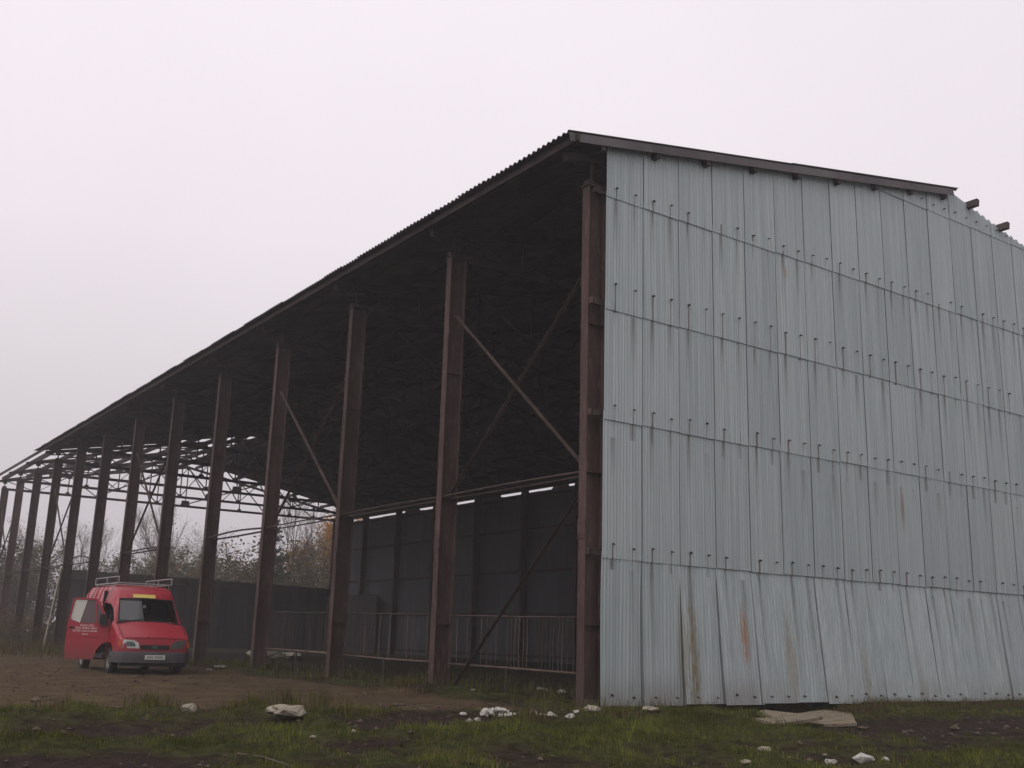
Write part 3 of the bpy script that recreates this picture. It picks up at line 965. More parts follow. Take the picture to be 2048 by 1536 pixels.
# bonnet shut line, nose details
m = MB()
for s in (-1, 1):
    pts = [(s*(lerp(HWT, v)-0.02), v, lerp(Z_TOP, v)+0.001) for v in (0.07, 0.2, 0.4, 0.6, 0.78)]
    m.tube(pts, 0.006, 4)
m.tube([(x, 0.02, 0.905+0.02*(1-abs(x)/0.8)) for x in (-0.78, -0.4, 0, 0.4, 0.78)], 0.006, 4)
vpart('bonnet_gap', m, M_black)
m = MB(); m.prism([(-0.38, 0.66), (-0.34, 0.63), (0.34, 0.63), (0.38, 0.66), (0.36, 0.74), (-0.36, 0.74)], -0.018, 0.03)
gr_ = vpart('grille', m, M_black)
for k in range(3):
    m = MB(); m.box((-0.35, -0.026, 0.648+0.03*k), (0.35, -0.018, 0.656+0.03*k)); vpart('grille_slat', m, M_grey, gr_)
m = MB(); m.tube([(0.09*math.cos(t)*1.0, -0.03, 0.69+0.036*math.sin(t)) for t in [0]] , 0.01, 4)
m = MB()
n_ = 16
m.v = [(0.075*math.cos(2*math.pi*k/n_), y, 0.69 + 0.034*math.sin(2*math.pi*k/n_)) for y in (-0.034, -0.022) for k in range(n_)]
m.f = [tuple(range(n_)), tuple(reversed(range(n_, 2*n_)))] + [(k, k+n_, (k+1) % n_ + n_, (k+1) % n_) for k in range(n_)]
vpart('oval_badge', m, M_badge, gr_)
for s in (-1, 1):
    def hl(off, sc):
        base = [(0.41, 0.65), (0.44, 0.79), (0.56, 0.86), (0.82, 0.875), (0.825, 0.655)]
        cx_ = 0.64; cz_ = 0.765
        return [(s*(cx_+(x-cx_)*sc), cz_+(z-cz_)*sc) for x, z in base]
    def slab(poly, d0, d1):
        mm = MB(); nn = len(poly)
        yb = lambda x: 0.005 + 0.09*max(0, abs(x)-0.45)**1.5*2
        mm.v = [(x, yb(x)+d0, z) for x, z in poly] + [(x, yb(x)+d1, z) for x, z in poly]
        mm.f = [tuple(range(nn)), tuple(reversed(range(nn, 2*nn)))] + [(k, k+nn, (k+1) % nn + nn, (k+1) % nn) for k in range(nn)]
        return mm
    h_ = vpart('headlight', slab(hl(0, 1.0), -0.035, 0.05), M_lamp if s < 0 else M_lampdark)
    if s < 0: h_['label'] = 'bright clear headlight'
    vpart('lamp_bowl', slab(hl(0, 0.55), -0.045, -0.036), M_lampd if s < 0 else M_lampdark, h_)
    ind = [(s*x, z) for x, z in ((0.835, 0.68), (0.835, 0.86), (0.90, 0.84), (0.92, 0.70))]
    vpart('indicator', slab(ind, -0.02, 0.08), M_orange)
# bumper
m = MB(); secs = []
for v, x in ((0.62, -0.985), (0.25, -0.985), (0.05, -0.93), (-0.06, -0.78), (-0.09, -0.4), (-0.095, 0), (-0.09, 0.4), (-0.06, 0.78), (0.05, 0.93), (0.25, 0.985), (0.62, 0.985)):
    b0 = len(m.v)
    n2 = Vector((x*0.9, v-0.5, 0)).normalized()
    for d, z in ((0.10, 0.27), (0.01, 0.29), (0.0, 0.40), (0.0, 0.52), (0.02, 0.565), (0.10, 0.57)):
        m.v.append((x - n2.x*d, v - n2.y*d, z))
    secs.append(b0)
for a, b in zip(secs, secs[1:]):
    for k in range(5): m.f.append((a+k, b+k, b+k+1, a+k+1))
bump_ = vpart('front_bumper', m, M_grey, smooth=40)
m = MB(); m.box((-0.86, 0.0, 0.20), (0.86, 0.12, 0.28)); vpart('air_dam', m, M_black, bump_)
m = MB(); m.box((-0.26, -0.108, 0.375), (0.26, -0.098, 0.49)); pl_ = vpart('number_plate', m, M_plate)
m = MB(); rg = random.Random(2)
for k, x in enumerate((-0.20, -0.145, -0.09, 0.0, 0.055, 0.11, 0.165)):
    m.box((x, -0.112, 0.40), (x+0.012, -0.1085, 0.465)); m.box((x+0.024, -0.112, 0.40), (x+0.034, -0.1085, 0.465))
    m.box((x+0.0122, -0.112, 0.453 if k % 2 else 0.40), (x+0.0238, -0.1085, 0.465 if k % 2 else 0.412))
vpart('plate_characters', m, M_ink, pl_)
m = MB(); m.box((-0.36, -0.012+1.29, 1.995), (0.24, 1.30, 2.06))
ys = lambda z: lerp([(b, a) for a, b in Z_TOP if 1.2 <= a <= 1.9], z)
m = MB(); m.v = [(x, ys(z) - 0.03, z + 0.018) for z in (1.955, 2.045) for x in (-0.36, 0.24)] + [(x, ys(z) - 0.018, z + 0.02) for z in (1.955, 2.045) for x in (-0.36, 0.24)]
m.f = [(0, 1, 3, 2), (4, 6, 7, 5), (0, 4, 5, 1), (2, 3, 7, 6), (0, 2, 6, 4), (1, 5, 7, 3)]
vpart('roof_sticker', m, M_yellow)
# black sill strip, rub rail and panel gaps on the flanks
for s in (-1, 1):
    m = MB(); m.box((s*0.972-0.006, 1.25, 0.36), (s*0.972+0.006, 3.18, 0.46)); vpart('sill_strip', m, M_black)
    m = MB(); m.box((s*0.974-0.005, 2.1, 0.76), (s*0.974+0.005, 4.5, 0.82)); vpart('rub_rail', m, M_black)
    for v in (2.08, 3.1):
        r0 = ring(v); m = MB(); m.tube([(s*(h+0.001), v, z) for h, z in r0[2:7]], 0.005, 4); vpart('panel_gap', m, M_black)
# gutter and roof ribs
for s in (-1, 1):
    m = MB(); pts = [(s*(ring(v)[5][0]+0.012), v, ring(v)[5][1]+0.03) for v in (1.45, 1.6, 2.2, 3.0, 3.9, 4.45)]
    m.tube(pts, 0.014, 5); vpart('gutter', m, M_paint)
    for v in (1.9, 2.35, 2.8, 3.25, 3.7, 4.15):
        r0 = ring(v); m = MB()
        m.tube([(s*(h+0.004), v, z+0.004) for h, z in r0[5:9]], 0.016, 5); vpart('roof_rib', m, M_paint)
# wheels
def wheel(x, v):
    m = MB(); n_ = 24
    prof = [(0.20, -0.09), (0.29, -0.10), (0.325, -0.075), (0.33, 0), (0.325, 0.075), (0.29, 0.10), (0.20, 0.09)]
    for k in range(n_):
        t = 2*math.pi*k/n_
        for r, y in prof: m.v.append((y, r*math.cos(t), r*math.sin(t)))
    q = len(prof)
    for k in range(n_):
        k2 = (k+1) % n_
        for j in range(q-1): m.f.append((k*q+j, k2*q+j, k2*q+j+1, k*q+j+1))
    w_ = empty('wheel', (x, v, 0.325), parent=van)
    vpart('tyre', m, M_tyre, w_, 40)
    m = MB(); prof2 = [(0.205, -0.085), (0.185, -0.05), (0.10, -0.045), (0.07, -0.08), (0.0, -0.085)]
    for sgn in (1, -1):
        b0 = len(m.v)
        for k in range(n_):
            t = 2*math.pi*k/n_
            for r, y in prof2: m.v.append((sgn*y, r*math.cos(t), r*math.sin(t)))
        q = len(prof2)
        for k in range(n_):
            k2 = (k+1) % n_
            for j in range(q-1): m.f.append((b0+k*q+j, b0+k2*q+j, b0+k2*q+j+1, b0+k*q+j+1))
    vpart('rim', m, M_rim, w_, 40)
for x in (-0.85, 0.85):
    for v in (0.80, 3.62): wheel(x, v)
m = MB(); m.tube([(-0.8, 0.8, 0.33), (0.8, 0.8, 0.33)], 0.05, 6); m.tube([(-0.8, 3.62, 0.33), (0.8, 3.62, 0.33)], 0.06, 6); m.box((-0.35, 0.3, 0.24), (0.35, 1.6, 0.42)); vpart('axles', m, M_black)
# driver's side window
m = MB(); vs = []
for v in (1.22, 1.5, 2.0):
    r0 = ring(v); vs += [(r0[4][0]+0.006, v, r0[4][1]+0.03), (r0[5][0]+0.006, v, r0[5][1]), (r0[6][0]+0.006, v, r0[6][1]-0.1)]
m.v = vs; m.f = [(k*3+j, k*3+3+j, k*3+4+j, k*3+1+j) for k in range(2) for j in range(2)]
vpart('side_window', m, M_black)
# open passenger door: hinge at the front edge, outer face turned forwards
dr = empty('front_door', (-0.962, DOOR0 + 0.03, 0), RAD(90 + 72), parent=van)
dr.scale = (0.94, 1, 1)
dr['label'] = 'open front door with white lettering'
# local: x = along the door from the hinge, y = thickness (outer face at +y after the turn), z up
OUT = 1
outer = [(0.0, 0.80), (0.16, 0.74), (0.27, 0.60), (0.32, 0.45), (0.34, 0.33), (1.08, 0.33), (1.12, 0.6), (1.11, 1.24), (1.04, 1.87), (0.99, 1.905), (0.44, 1.905), (0.38, 1.875), (0.0, 1.30)]
win = [(0.085, 1.285), (0.415, 1.835), (0.46, 1.862), (0.96, 1.862), (0.995, 1.82), (1.055, 1.40), (1.03, 1.33), (0.86, 1.265), (0.60, 1.245)]
def ring_panel(outer, inner, y0, y1):
    """flat panel with a hole, via bmesh triangle fill"""
    bm = bmesh.new()
    def loop(poly):
        vs = [bm.verts.new((x, 0, z)) for x, z in poly]
        return [bm.edges.new((vs[i], vs[(i+1) % len(vs)])) for i in range(len(vs))]
    es = loop(outer) + loop(inner)
    r = bmesh.ops.triangle_fill(bm, use_beauty=True, use_dissolve=False, edges=es)
    fs = [f for f in bm.faces]
    ex = bmesh.ops.extrude_face_region(bm, geom=fs)
    for v in [g for g in ex['geom'] if isinstance(g, bmesh.types.BMVert)]: v.co.y = y1
    for v in bm.verts:
        if abs(v.co.y) < 1e-6: v.co.y = y0
    bmesh.ops.recalc_face_normals(bm, faces=bm.faces)
    me = bpy.data.meshes.new('door_panel'); bm.to_mesh(me); bm.free()
    me.materials.append(M_paint)
    return me
link('door_panel', ring_panel(outer, win, -0.03, 0.03), dr)
fy = -1 if False else 1
FY = 0.03
gm = MB(); gm.add([(x, 0.0, z) for x, z in win], [tuple(range(len(win)))]); gp = gm.build('door_window', M_doorglass, dr)
m = MB(); m.bar((0.36, 0.012, 1.265), (0.42, 0.012, 1.83), 0.03, 0.03, (0, 1, 0)); m.build('quarter_bar', M_paint, gp)
m = MB(); m.add([(0.80, 0.008, 1.26), (1.03, 0.008, 1.34), (1.045, 0.008, 1.41), (0.985, 0.008, 1.81), (0.95, 0.008, 1.852), (0.66, 0.008, 1.852)], [(0, 1, 2, 3, 4, 5)])
m.build('pale_window_panel', M_pale, gp)  # pale panel over the rear part of the door window
m = MB(); m.box((0.06, FY+0.02, 1.22), (0.27, FY+0.16, 1.50)); mi = m.build('wing_mirror', M_black, dr)
m = MB(); m.box((0.93, FY, 1.12), (1.06, FY+0.025, 1.16)); m.build('door_handle', M_black, dr)
m = MB(); m.box((0.10, FY, 0.90), (1.11, FY+0.012, 0.915)); m.build('door_crease', M_paint, dr)
# four lines of small white lettering, too small to read in the photograph
m = MB(); rg = random.Random(8)
for (z, xa, xb, hgt) in ((1.175, 0.42, 0.78, 0.042), (1.105, 0.34, 0.92, 0.046), (1.035, 0.33, 0.95, 0.042), (0.955, 0.55, 0.74, 0.036)):
    x = xa; k = 0
    while x < xb - 0.02:
        wl = rg.choice((0.018, 0.024, 0.028))
        t = 0.008; kind = rg.randrange(4)
        m.box((x, FY, z), (x+t, FY+0.004, z+hgt))
        if kind in (0, 1): m.box((x+t, FY, z+hgt-t), (x+wl, FY+0.004, z+hgt))
        if kind in (1, 2): m.box((x+t, FY, z), (x+wl, FY+0.004, z+t))
        if kind in (0, 3): m.box((x+wl-t, FY, z+(t if kind == 2 else 0)), (x+wl, FY+0.004, z+hgt-t*1.02))
        if kind == 3: m.box((x+t, FY, z+hgt*0.45), (x+wl-t, FY+0.004, z+hgt*0.45+t))
        x += wl + 0.010; k += 1
        if k % 6 == 5: x += 0.022
m.build('door_lettering', M_white, dr)
# roof rack
rk = empty('roof_rack', (0, 0, 0), parent=van)
for x in (-0.72, 0.72):
    m = MB(); m.tube([(x, 1.45, 2.36), (x, 3.9, 2.36)], 0.014, 6); m.tube([(x, 1.45, 2.53), (x, 3.9, 2.53)], 0.014, 6)
    for v in (1.45, 2.67, 3.9): m.tube([(x, v, 2.36), (x, v, 2.53)], 0.013, 6)
    m.build('rack_side', M_rack, rk)
for v in (1.45, 2.67, 3.9):
    m = MB(); m.tube([(-0.72, v, 2.36), (0.72, v, 2.36)], 0.015, 6); m.build('rack_crossbar', M_rack, rk)
for v in (1.75, 3.6):
    for s in (-1, 1):
        m = MB(); m.tube([(s*0.72, v, 2.36), (s*0.84, v, 2.1), (s*0.90, v, 1.88)], 0.012, 6); m.build('rack_foot', M_rack, rk)

# ------------------------------------------------------------------ rubble, stones, slabs, boards
def mat_stone(name, a, b, moss=(0.05, 0.06, 0.02), am=0.5):
    g = NG(name); P = g.obj()
    n = g.noise(P, 9, 5, 0.65); n2 = g.noise(P, 3.5, 3)
    c = g.mix(g.ramp(n, 0.3, 0.7), a, b)
    c = g.mix(g.math('MULTIPLY', g.ramp(n2, 0.5, 0.75), am), c, moss)
    return g.bsdf(c, 0.9, 0, 0.2, g.bump(n, 0.6, 0.02))
M_rubble = mat_stone('white_plaster_rubble', (0.30, 0.28, 0.245), (0.52, 0.50, 0.46), (0.14, 0.10, 0.075), 0.7)
M_slab = mat_stone('lichened_concrete', (0.20, 0.175, 0.13), (0.34, 0.31, 0.24), (0.10, 0.09, 0.05), 0.6)
M_plank = mat_stone('muddy_pale_sheeting', (0.14, 0.115, 0.078), (0.24, 0.20, 0.14), (0.07, 0.05, 0.035), 0.75)

def lump_mesh(name, mat, seed, n=26, flat=0.6, chip=0.10):
    """angular broken lump: hull of random points, faces split and jittered"""
    rg = random.Random(seed*13 + 5)
    bm = bmesh.new()
    for _ in range(n):
        v = Vector((rg.gauss(0, 1), rg.gauss(0, 1), rg.gauss(0, 1))).normalized()*rg.uniform(0.34, 0.5)
        bm.verts.new((v.x, v.y, v.z*flat))
    r = bmesh.ops.convex_hull(bm, input=bm.verts)
    bmesh.ops.delete(bm, geom=[v for v in bm.verts if not v.link_faces], context='VERTS')
    bmesh.ops.subdivide_edges(bm, edges=bm.edges[:], cuts=1, use_grid_fill=True)
    for v in bm.verts:
        v.co += v.co.normalized()*chip*0.5*mnoise.noise(v.co*7 + Vector((seed, 0, 0))) + Vector((rg.uniform(-1, 1), rg.uniform(-1, 1), rg.uniform(-1, 1)))*chip*0.16
    bmesh.ops.recalc_face_normals(bm, faces=bm.faces)
    me = bpy.data.meshes.new(name); bm.to_mesh(me); bm.free(); me.materials.append(mat)
    return me
rub = [lump_mesh('plaster_lump', M_rubble, k+1, 20, 0.62) for k in range(5)]
stn = [lump_mesh('concrete_lump', M_slab, k+11, 44, 0.42, 0.14) for k in range(4)]
def put(name, me, x, y, sx, sy, sz, rz, sink=0.3, tilt=0.0):
    o = link(name, me)
    o.location = (x, y, gz(x, y) + sz*0.3*(1-2*sink))
    o.rotation_euler = (tilt, tilt*0.6, rz); o.scale = (sx, sy, sz)
    return o
rg = random.Random(17)
# white rubble heap in front of the corner: two clusters
heap = [(-3.68, -2.2, 0.13, 'lone white plaster lump at the left end of the rubble'),
        (-2.62, -1.05, 0.20, 'largest white plaster lump on top of the rubble near the barn corner')]
for x, y, s, lab in heap:
    o = put('plaster_lump', rub[0], x, y, s, s*0.9, s*1.1, rg.uniform(0, 6), 0.15, 0.2)
    tag(o, lab, 'rubble', 'white plaster rubble by the barn corner')
for cx, cy, n, lab in ((-2.72, -1.45, 24, 'small white plaster piece in the left heap of rubble'), (-2.1, -1.8, 26, 'small white plaster piece in the right heap of rubble')):
    for k in range(n):
        t = rg.uniform(0, 6.28); r = rg.random()**0.7
        s = rg.uniform(0.07, 0.20)
        o = put('plaster_lump', rub[rg.randrange(5)], cx + 0.5*r*math.cos(t)*1.2, cy + 0.42*r*math.sin(t), s*rg.uniform(0.8, 1.4), s, s*rg.uniform(0.7, 1.1), rg.uniform(0, 6), 0.1, rg.uniform(-0.4, 0.4))
        o.location.z += 0.11*max(0, 0.8-r)
        tag(o, lab, 'rubble', lab.replace('small white plaster piece in', 'pieces of'))
# stones at the lower right
for k, (x, y, s, lab) in enumerate(((-2.42, -7.62, 0.24, 'big white stone, tallest of the row at the bottom right'), (-2.80, -7.52, 0.13, 'flat white stone just left of the big one at bottom right'),
                                    (-3.02, -7.42, 0.11, 'second white stone left of the big one at bottom right'), (-3.22, -7.36, 0.09, 'leftmost small white stone of the row at bottom right'),
                                    (-2.16, -7.70, 0.09, 'small white stone right of the big one at bottom right'))):
    o = put('white_stone', rub[k], x, y, s*1.2, s, s*0.9, 1.3*k, 0.1); tag(o, lab, 'stone', 'white stones at the bottom right')
for k, (x, y, s, lab) in enumerate(((-2.9, -6.75, 0.15, 'single pale stone in grass below the broken sheeting'), (-4.1, -7.6, 0.10, 'small pale stone half sunk at the bottom edge'),
                                    (-2.55, -7.25, 0.06, 'tiny pale pebble above the white stone row'))):
    o = put('pale_stone', stn[k % 4], x, y, s*1.2, s, s*1.2, 1.7*k, 0.1); tag(o, lab, 'stone')
# concrete lumps
for k, (x, y, sx, sy, sz, rz, lab) in enumerate(((-6.2, -1.9, 0.80, 0.52, 0.46, 0.7, 'broad flat pale concrete lump in the foreground grass'),
        (-7.05, -0.75, 0.24, 0.20, 0.36, 0.2, 'small upright pale concrete lump left of the broad one'),
        (-1.0, -1.55, 0.46, 0.34, 0.34, 1.0, 'rounded pale concrete lump at the foot of the corner column'),
        (-0.6, -2.45, 0.40, 0.24, 0.22, 0.4, 'brownish lump in grass in front of the gable corner'),
        (0.7, 15.6, 1.5, 1.0, 0.75, 0.3, 'low earthy concrete lump beside the fourth column'),
        (1.9, 16.6, 1.1, 0.8, 0.8, 1.2, 'second earthy lump, further inside behind the fourth column'),
        (2.35, 4.3, 0.30, 0.22, 0.22, 0.5, 'pale block inside the barn behind the railing'),
        (2.1, 3.2, 0.42, 0.22, 0.30, 0.9, 'pale lump inside the barn nearest the corner column'),
        (2.9, 4.9, 0.24, 0.22, 0.26, 0.1, 'small pale lump furthest inside the barn behind the railing'),
        (-0.05, 3.25, 0.16, 0.14, 0.16, 2.0, 'small white lump beside the foot of the brace'),
        (-6.75, -3.9, 0.10, 0.07, 0.09, 0.3, 'tiny pale chip in the mud below the broad lump'),
        (-6.2, -3.75, 0.09, 0.06, 0.12, 1.3, 'tiny yellowish chip in the mud below the broad lump'))):
    o = put('concrete_lump', stn[k % 4], x, y, sx, sy, sz, rz, 0.0 if sz > 0.4 else 0.1, 0.05); tag(o, lab, 'lump')
# torn plastic sheet near the van
o = put('torn_sheeting', rub[3], -0.55, 15.9, 0.55, 0.30, 0.16, 0.4, 0.1); tag(o, 'crumpled white sheeting on the ground beside the van', 'sheeting')
o = put('torn_sheeting', rub[2], -1.0, 15.6, 0.40, 0.22, 0.12, 1.4, 0.1); tag(o, 'smaller crumpled white scrap close to the van bumper', 'sheeting')
# broken panel lying in front of the gable: two flat pieces
def panel(poly, lift, sx, sy):
    rg2 = random.Random(6); fine = []
    for k in range(len(poly)):
        (xa, ya), (xb, yb) = poly[k], poly[(k+1) % len(poly)]
        for t in range(6):
            f = t/6; j = 0.0 if t == 0 else 0.022
            fine.append((xa+(xb-xa)*f + rg2.uniform(-j, j), ya+(yb-ya)*f + rg2.uniform(-j, j)))
    n = len(fine)
    cx_ = sum(q[0] for q in fine)/n; cy_ = sum(q[1] for q in fine)/n
    z0 = max(gz(x, y) for x, y in fine)*0.3 + gz(cx_, cy_)*0.7 + lift
    zf = lambda x, y: z0 + sx*(x-cx_) + sy*(y-cy_)
    m = MB()
    m.v = [(x, y, zf(x, y)) for x, y in fine] + [(x, y, zf(x, y)-0.045) for x, y in fine]
    m.f = [tuple(range(n)), tuple(reversed(range(n, 2*n)))] + [(k, k+n, (k+1) % n + n, (k+1) % n) for k in range(n)]
    me = m.mesh('broken_panel', M_plank); fix_normals(me)
    return link('broken_panel', me)
tag(panel([(0.40, -3.30), (-0.42, -4.75), (0.60, -4.35), (1.50, -3.95), (1.62, -2.72)], 0.03, 0.0, 0.012), 'nearer pointed piece of broken pale panel lying in front of the gable', 'panel', 'broken panel pieces')
tag(panel([(1.58, -3.90), (2.3, -3.95), (3.9, -2.6), (4.0, -1.95), (2.8, -2.35), (1.70, -2.78)], 0.05, 0.01, 0.015), 'right-hand piece of broken pale panel lying in front of the gable', 'panel', 'broken panel pieces')
# two pale strips leaning beside a far column
for k, (y0, y1, lab) in enumerate(((40.75, 39.75, 'pale strip leaning beside the ninth column'), (40.35, 39.7, 'second pale strip leaning against the first one, ninth column'))):
    m = MB(); m.bar((-0.25-0.1*k, y0, 0.0), (-0.05-0.06*k, y1, 3.9), 0.26, 0.04, (1, 0, 0))
    o = m.build('leaning_strip', M_slab); tag(o, lab, 'board', 'pale strips leaning on a far column')
# loose block under the gable corner
m = MB(); m.box((0.02, -0.62, -0.03), (0.30, -0.36, 0.035)); o = m.build('timber_block', M_steel); tag(o, 'dark block lying under the corner of the gable wall', 'block')
# a thin stick
m = MB(); m.tube([(-8.15, -5.35, gz(-8.15, -5.35)+0.02), (-8.05, -5.7, gz(-8.05, -5.7)+0.02), (-7.95, -6.05, gz(-7.95, -6.05)+0.02)], 0.009, 5)
o = m.build('stick', M_pipe); tag(o, 'thin pale stick on the mud at the bottom left', 'stick')
# clods and pebbles all over the yard
def clods():
    m = MB(); rg = random.Random(41)
    oct_f = [(0,2,4),(2,1,4),(1,3,4),(3,0,4),(2,0,5),(1,2,5),(3,1,5),(0,3,5)]
    for _ in range(9000):
        x = rg.uniform(-13, 9); y = rg.uniform(-10, 22) if rg.random() < 0.6 else rg.uniform(-9, 2)
        if x > 0.3 and y > -0.4: continue
        r = road_w(x, y); md = mud_w(x, y); gr = grass_w(x, y)
        if rg.random() > 0.25 + 0.6*r + 0.5*md - 0.3*gr: continue
        s = 0.010 + 0.035*rg.random()**3 * (2.0 if rg.random() < 0.08 else 1.0)
        z = gz(x, y) + s*0.3
        sx, sy, sz = s*rg.uniform(0.7, 1.5), s*rg.uniform(0.7, 1.5), s*rg.uniform(0.5, 0.9)
        a = rg.uniform(0, 3); ca, sa = math.cos(a), math.sin(a)
        vs = []
        for (i, j, k) in ((1,0,0),(-1,0,0),(0,1,0),(0,-1,0),(0,0,1),(0,0,-1)):
            i *= sx*rg.uniform(0.8, 1.2); j *= sy*rg.uniform(0.8, 1.2); k *= sz
            vs.append((x + i*ca - j*sa, y + i*sa + j*ca, z + k))
        m.add(vs, oct_f)
    return m
o = clods().build('gravel', mat_stone('clods', (0.05, 0.037, 0.028), (0.13, 0.10, 0.075), (0.03, 0.022, 0.018), 0.6))
tag(o, 'loose clods and pebbles scattered over the yard', 'gravel', kind='stuff')

# dead stalks and twigs lying about
rg = random.Random(88); m = MB()
for _ in range(170):
    x = rg.uniform(-12, 7); y = rg.uniform(-9, 1.5)
    if y > -0.5 and x > 0: continue
    a = rg.uniform(0, 3.14); l = rg.uniform(0.05, 0.18); up_ = rg.uniform(0, 0.05) if rg.random() < 0.7 else rg.uniform(0.05, 0.12)
    z = gz(x, y) + 0.012; x2, y2 = x + l*math.cos(a), y + l*math.sin(a)
    m.tube([(x, y, z), ((x+x2)/2, (y+y2)/2, max(z, gz(x2, y2)) + up_*0.6), (x2, y2, gz(x2, y2) + 0.012 + up_)], [0.004, 0.003, 0.002], 3, False)
o = m.build('dead_stalks', M_brace); tag(o, 'dead stalks and twigs littering the yard', 'stalks', kind='stuff')

# ------------------------------------------------------------------ grass
def mat_leaf(name, attr='tint', trans=0.25):
    g = NG(name)
    at = g.node('ShaderNodeAttribute', attribute_name=attr).outputs['Color']
    p = g.node('ShaderNodeBsdfPrincipled'); g.set(p.inputs['Base Color'], at); p.inputs['Roughness'].default_value = 0.7
    p.inputs['Specular IOR Level'].default_value = 0.06
    t = g.node('ShaderNodeBsdfTranslucent'); g.set(t.inputs[0], at)
    mx = g.node('ShaderNodeMixShader'); mx.inputs[0].default_value = trans
    g.t.links.new(p.outputs[0], mx.inputs[1]); g.t.links.new(t.outputs[0], mx.inputs[2]); g.t.links.new(mx.outputs[0], g.out.inputs[0])
    return g.m
M_grass = mat_leaf('grass_blades')

def grass_object(name, blades, label):
    n = len(blades)
    B = np.array(blades, dtype=np.float64)      # x y z h lean_x lean_y w r g b
    x, y, z, h, lx, ly, w = B[:, :7].T
    a = np.random.default_rng(3).uniform(0, math.pi, n)
    dx, dy = np.cos(a)*w, np.sin(a)*w
    V = np.zeros((n, 5, 3))
    V[:, 0] = np.stack([x-dx, y-dy, z-0.02], 1); V[:, 1] = np.stack([x+dx, y+dy, z-0.02], 1)
    V[:, 2] = np.stack([x-dx*0.7+lx*0.35, y-dy*0.7+ly*0.35, z+h*0.6], 1); V[:, 3] = np.stack([x+dx*0.7+lx*0.35, y+dy*0.7+ly*0.35, z+h*0.6], 1)
    V[:, 4] = np.stack([x+lx, y+ly, z+h], 1)
    base = (np.arange(n)*5)[:, None]
    F = np.concatenate([base+np.array([0, 1, 3]), base+np.array([0, 3, 2]), base+np.array([2, 3, 4])], 1).reshape(-1, 3)
    me = bpy.data.meshes.new(name)
    me.vertices.add(n*5); me.vertices.foreach_set('co', V.ravel())
    nf = len(F)
    me.loops.add(nf*3); me.loops.foreach_set('vertex_index', F.ravel().astype(np.int32))
    me.polygons.add(nf); me.polygons.foreach_set('loop_start', np.arange(0, nf*3, 3, dtype=np.int32)); me.polygons.foreach_set('loop_total', np.full(nf, 3, dtype=np.int32))
    me.update(calc_edges=True)
    col = np.ones((n, 5, 4)); col[:, :, :3] = B[:, None, 7:10]
    at = me.color_attributes.new('tint', 'FLOAT_COLOR', 'POINT'); at.data.foreach_set('color', col.astype(np.float32).ravel())
    me.materials.append(M_grass)
    o = link(name, me); tag(o, label, 'grass', kind='stuff')
    return o

def tone(rg, x, y, dry):
    k = rg.random()
    if k < dry:   c = (0.15, 0.115, 0.06) if rg.random() < 0.6 else (0.095, 0.066, 0.038)
    elif k < dry + 0.45*(1-dry): c = (0.085, 0.105, 0.026)
    else: c = (0.150, 0.160, 0.030)
    f = rg.uniform(0.5, 1.05)
    return tuple(q*f for q in c)

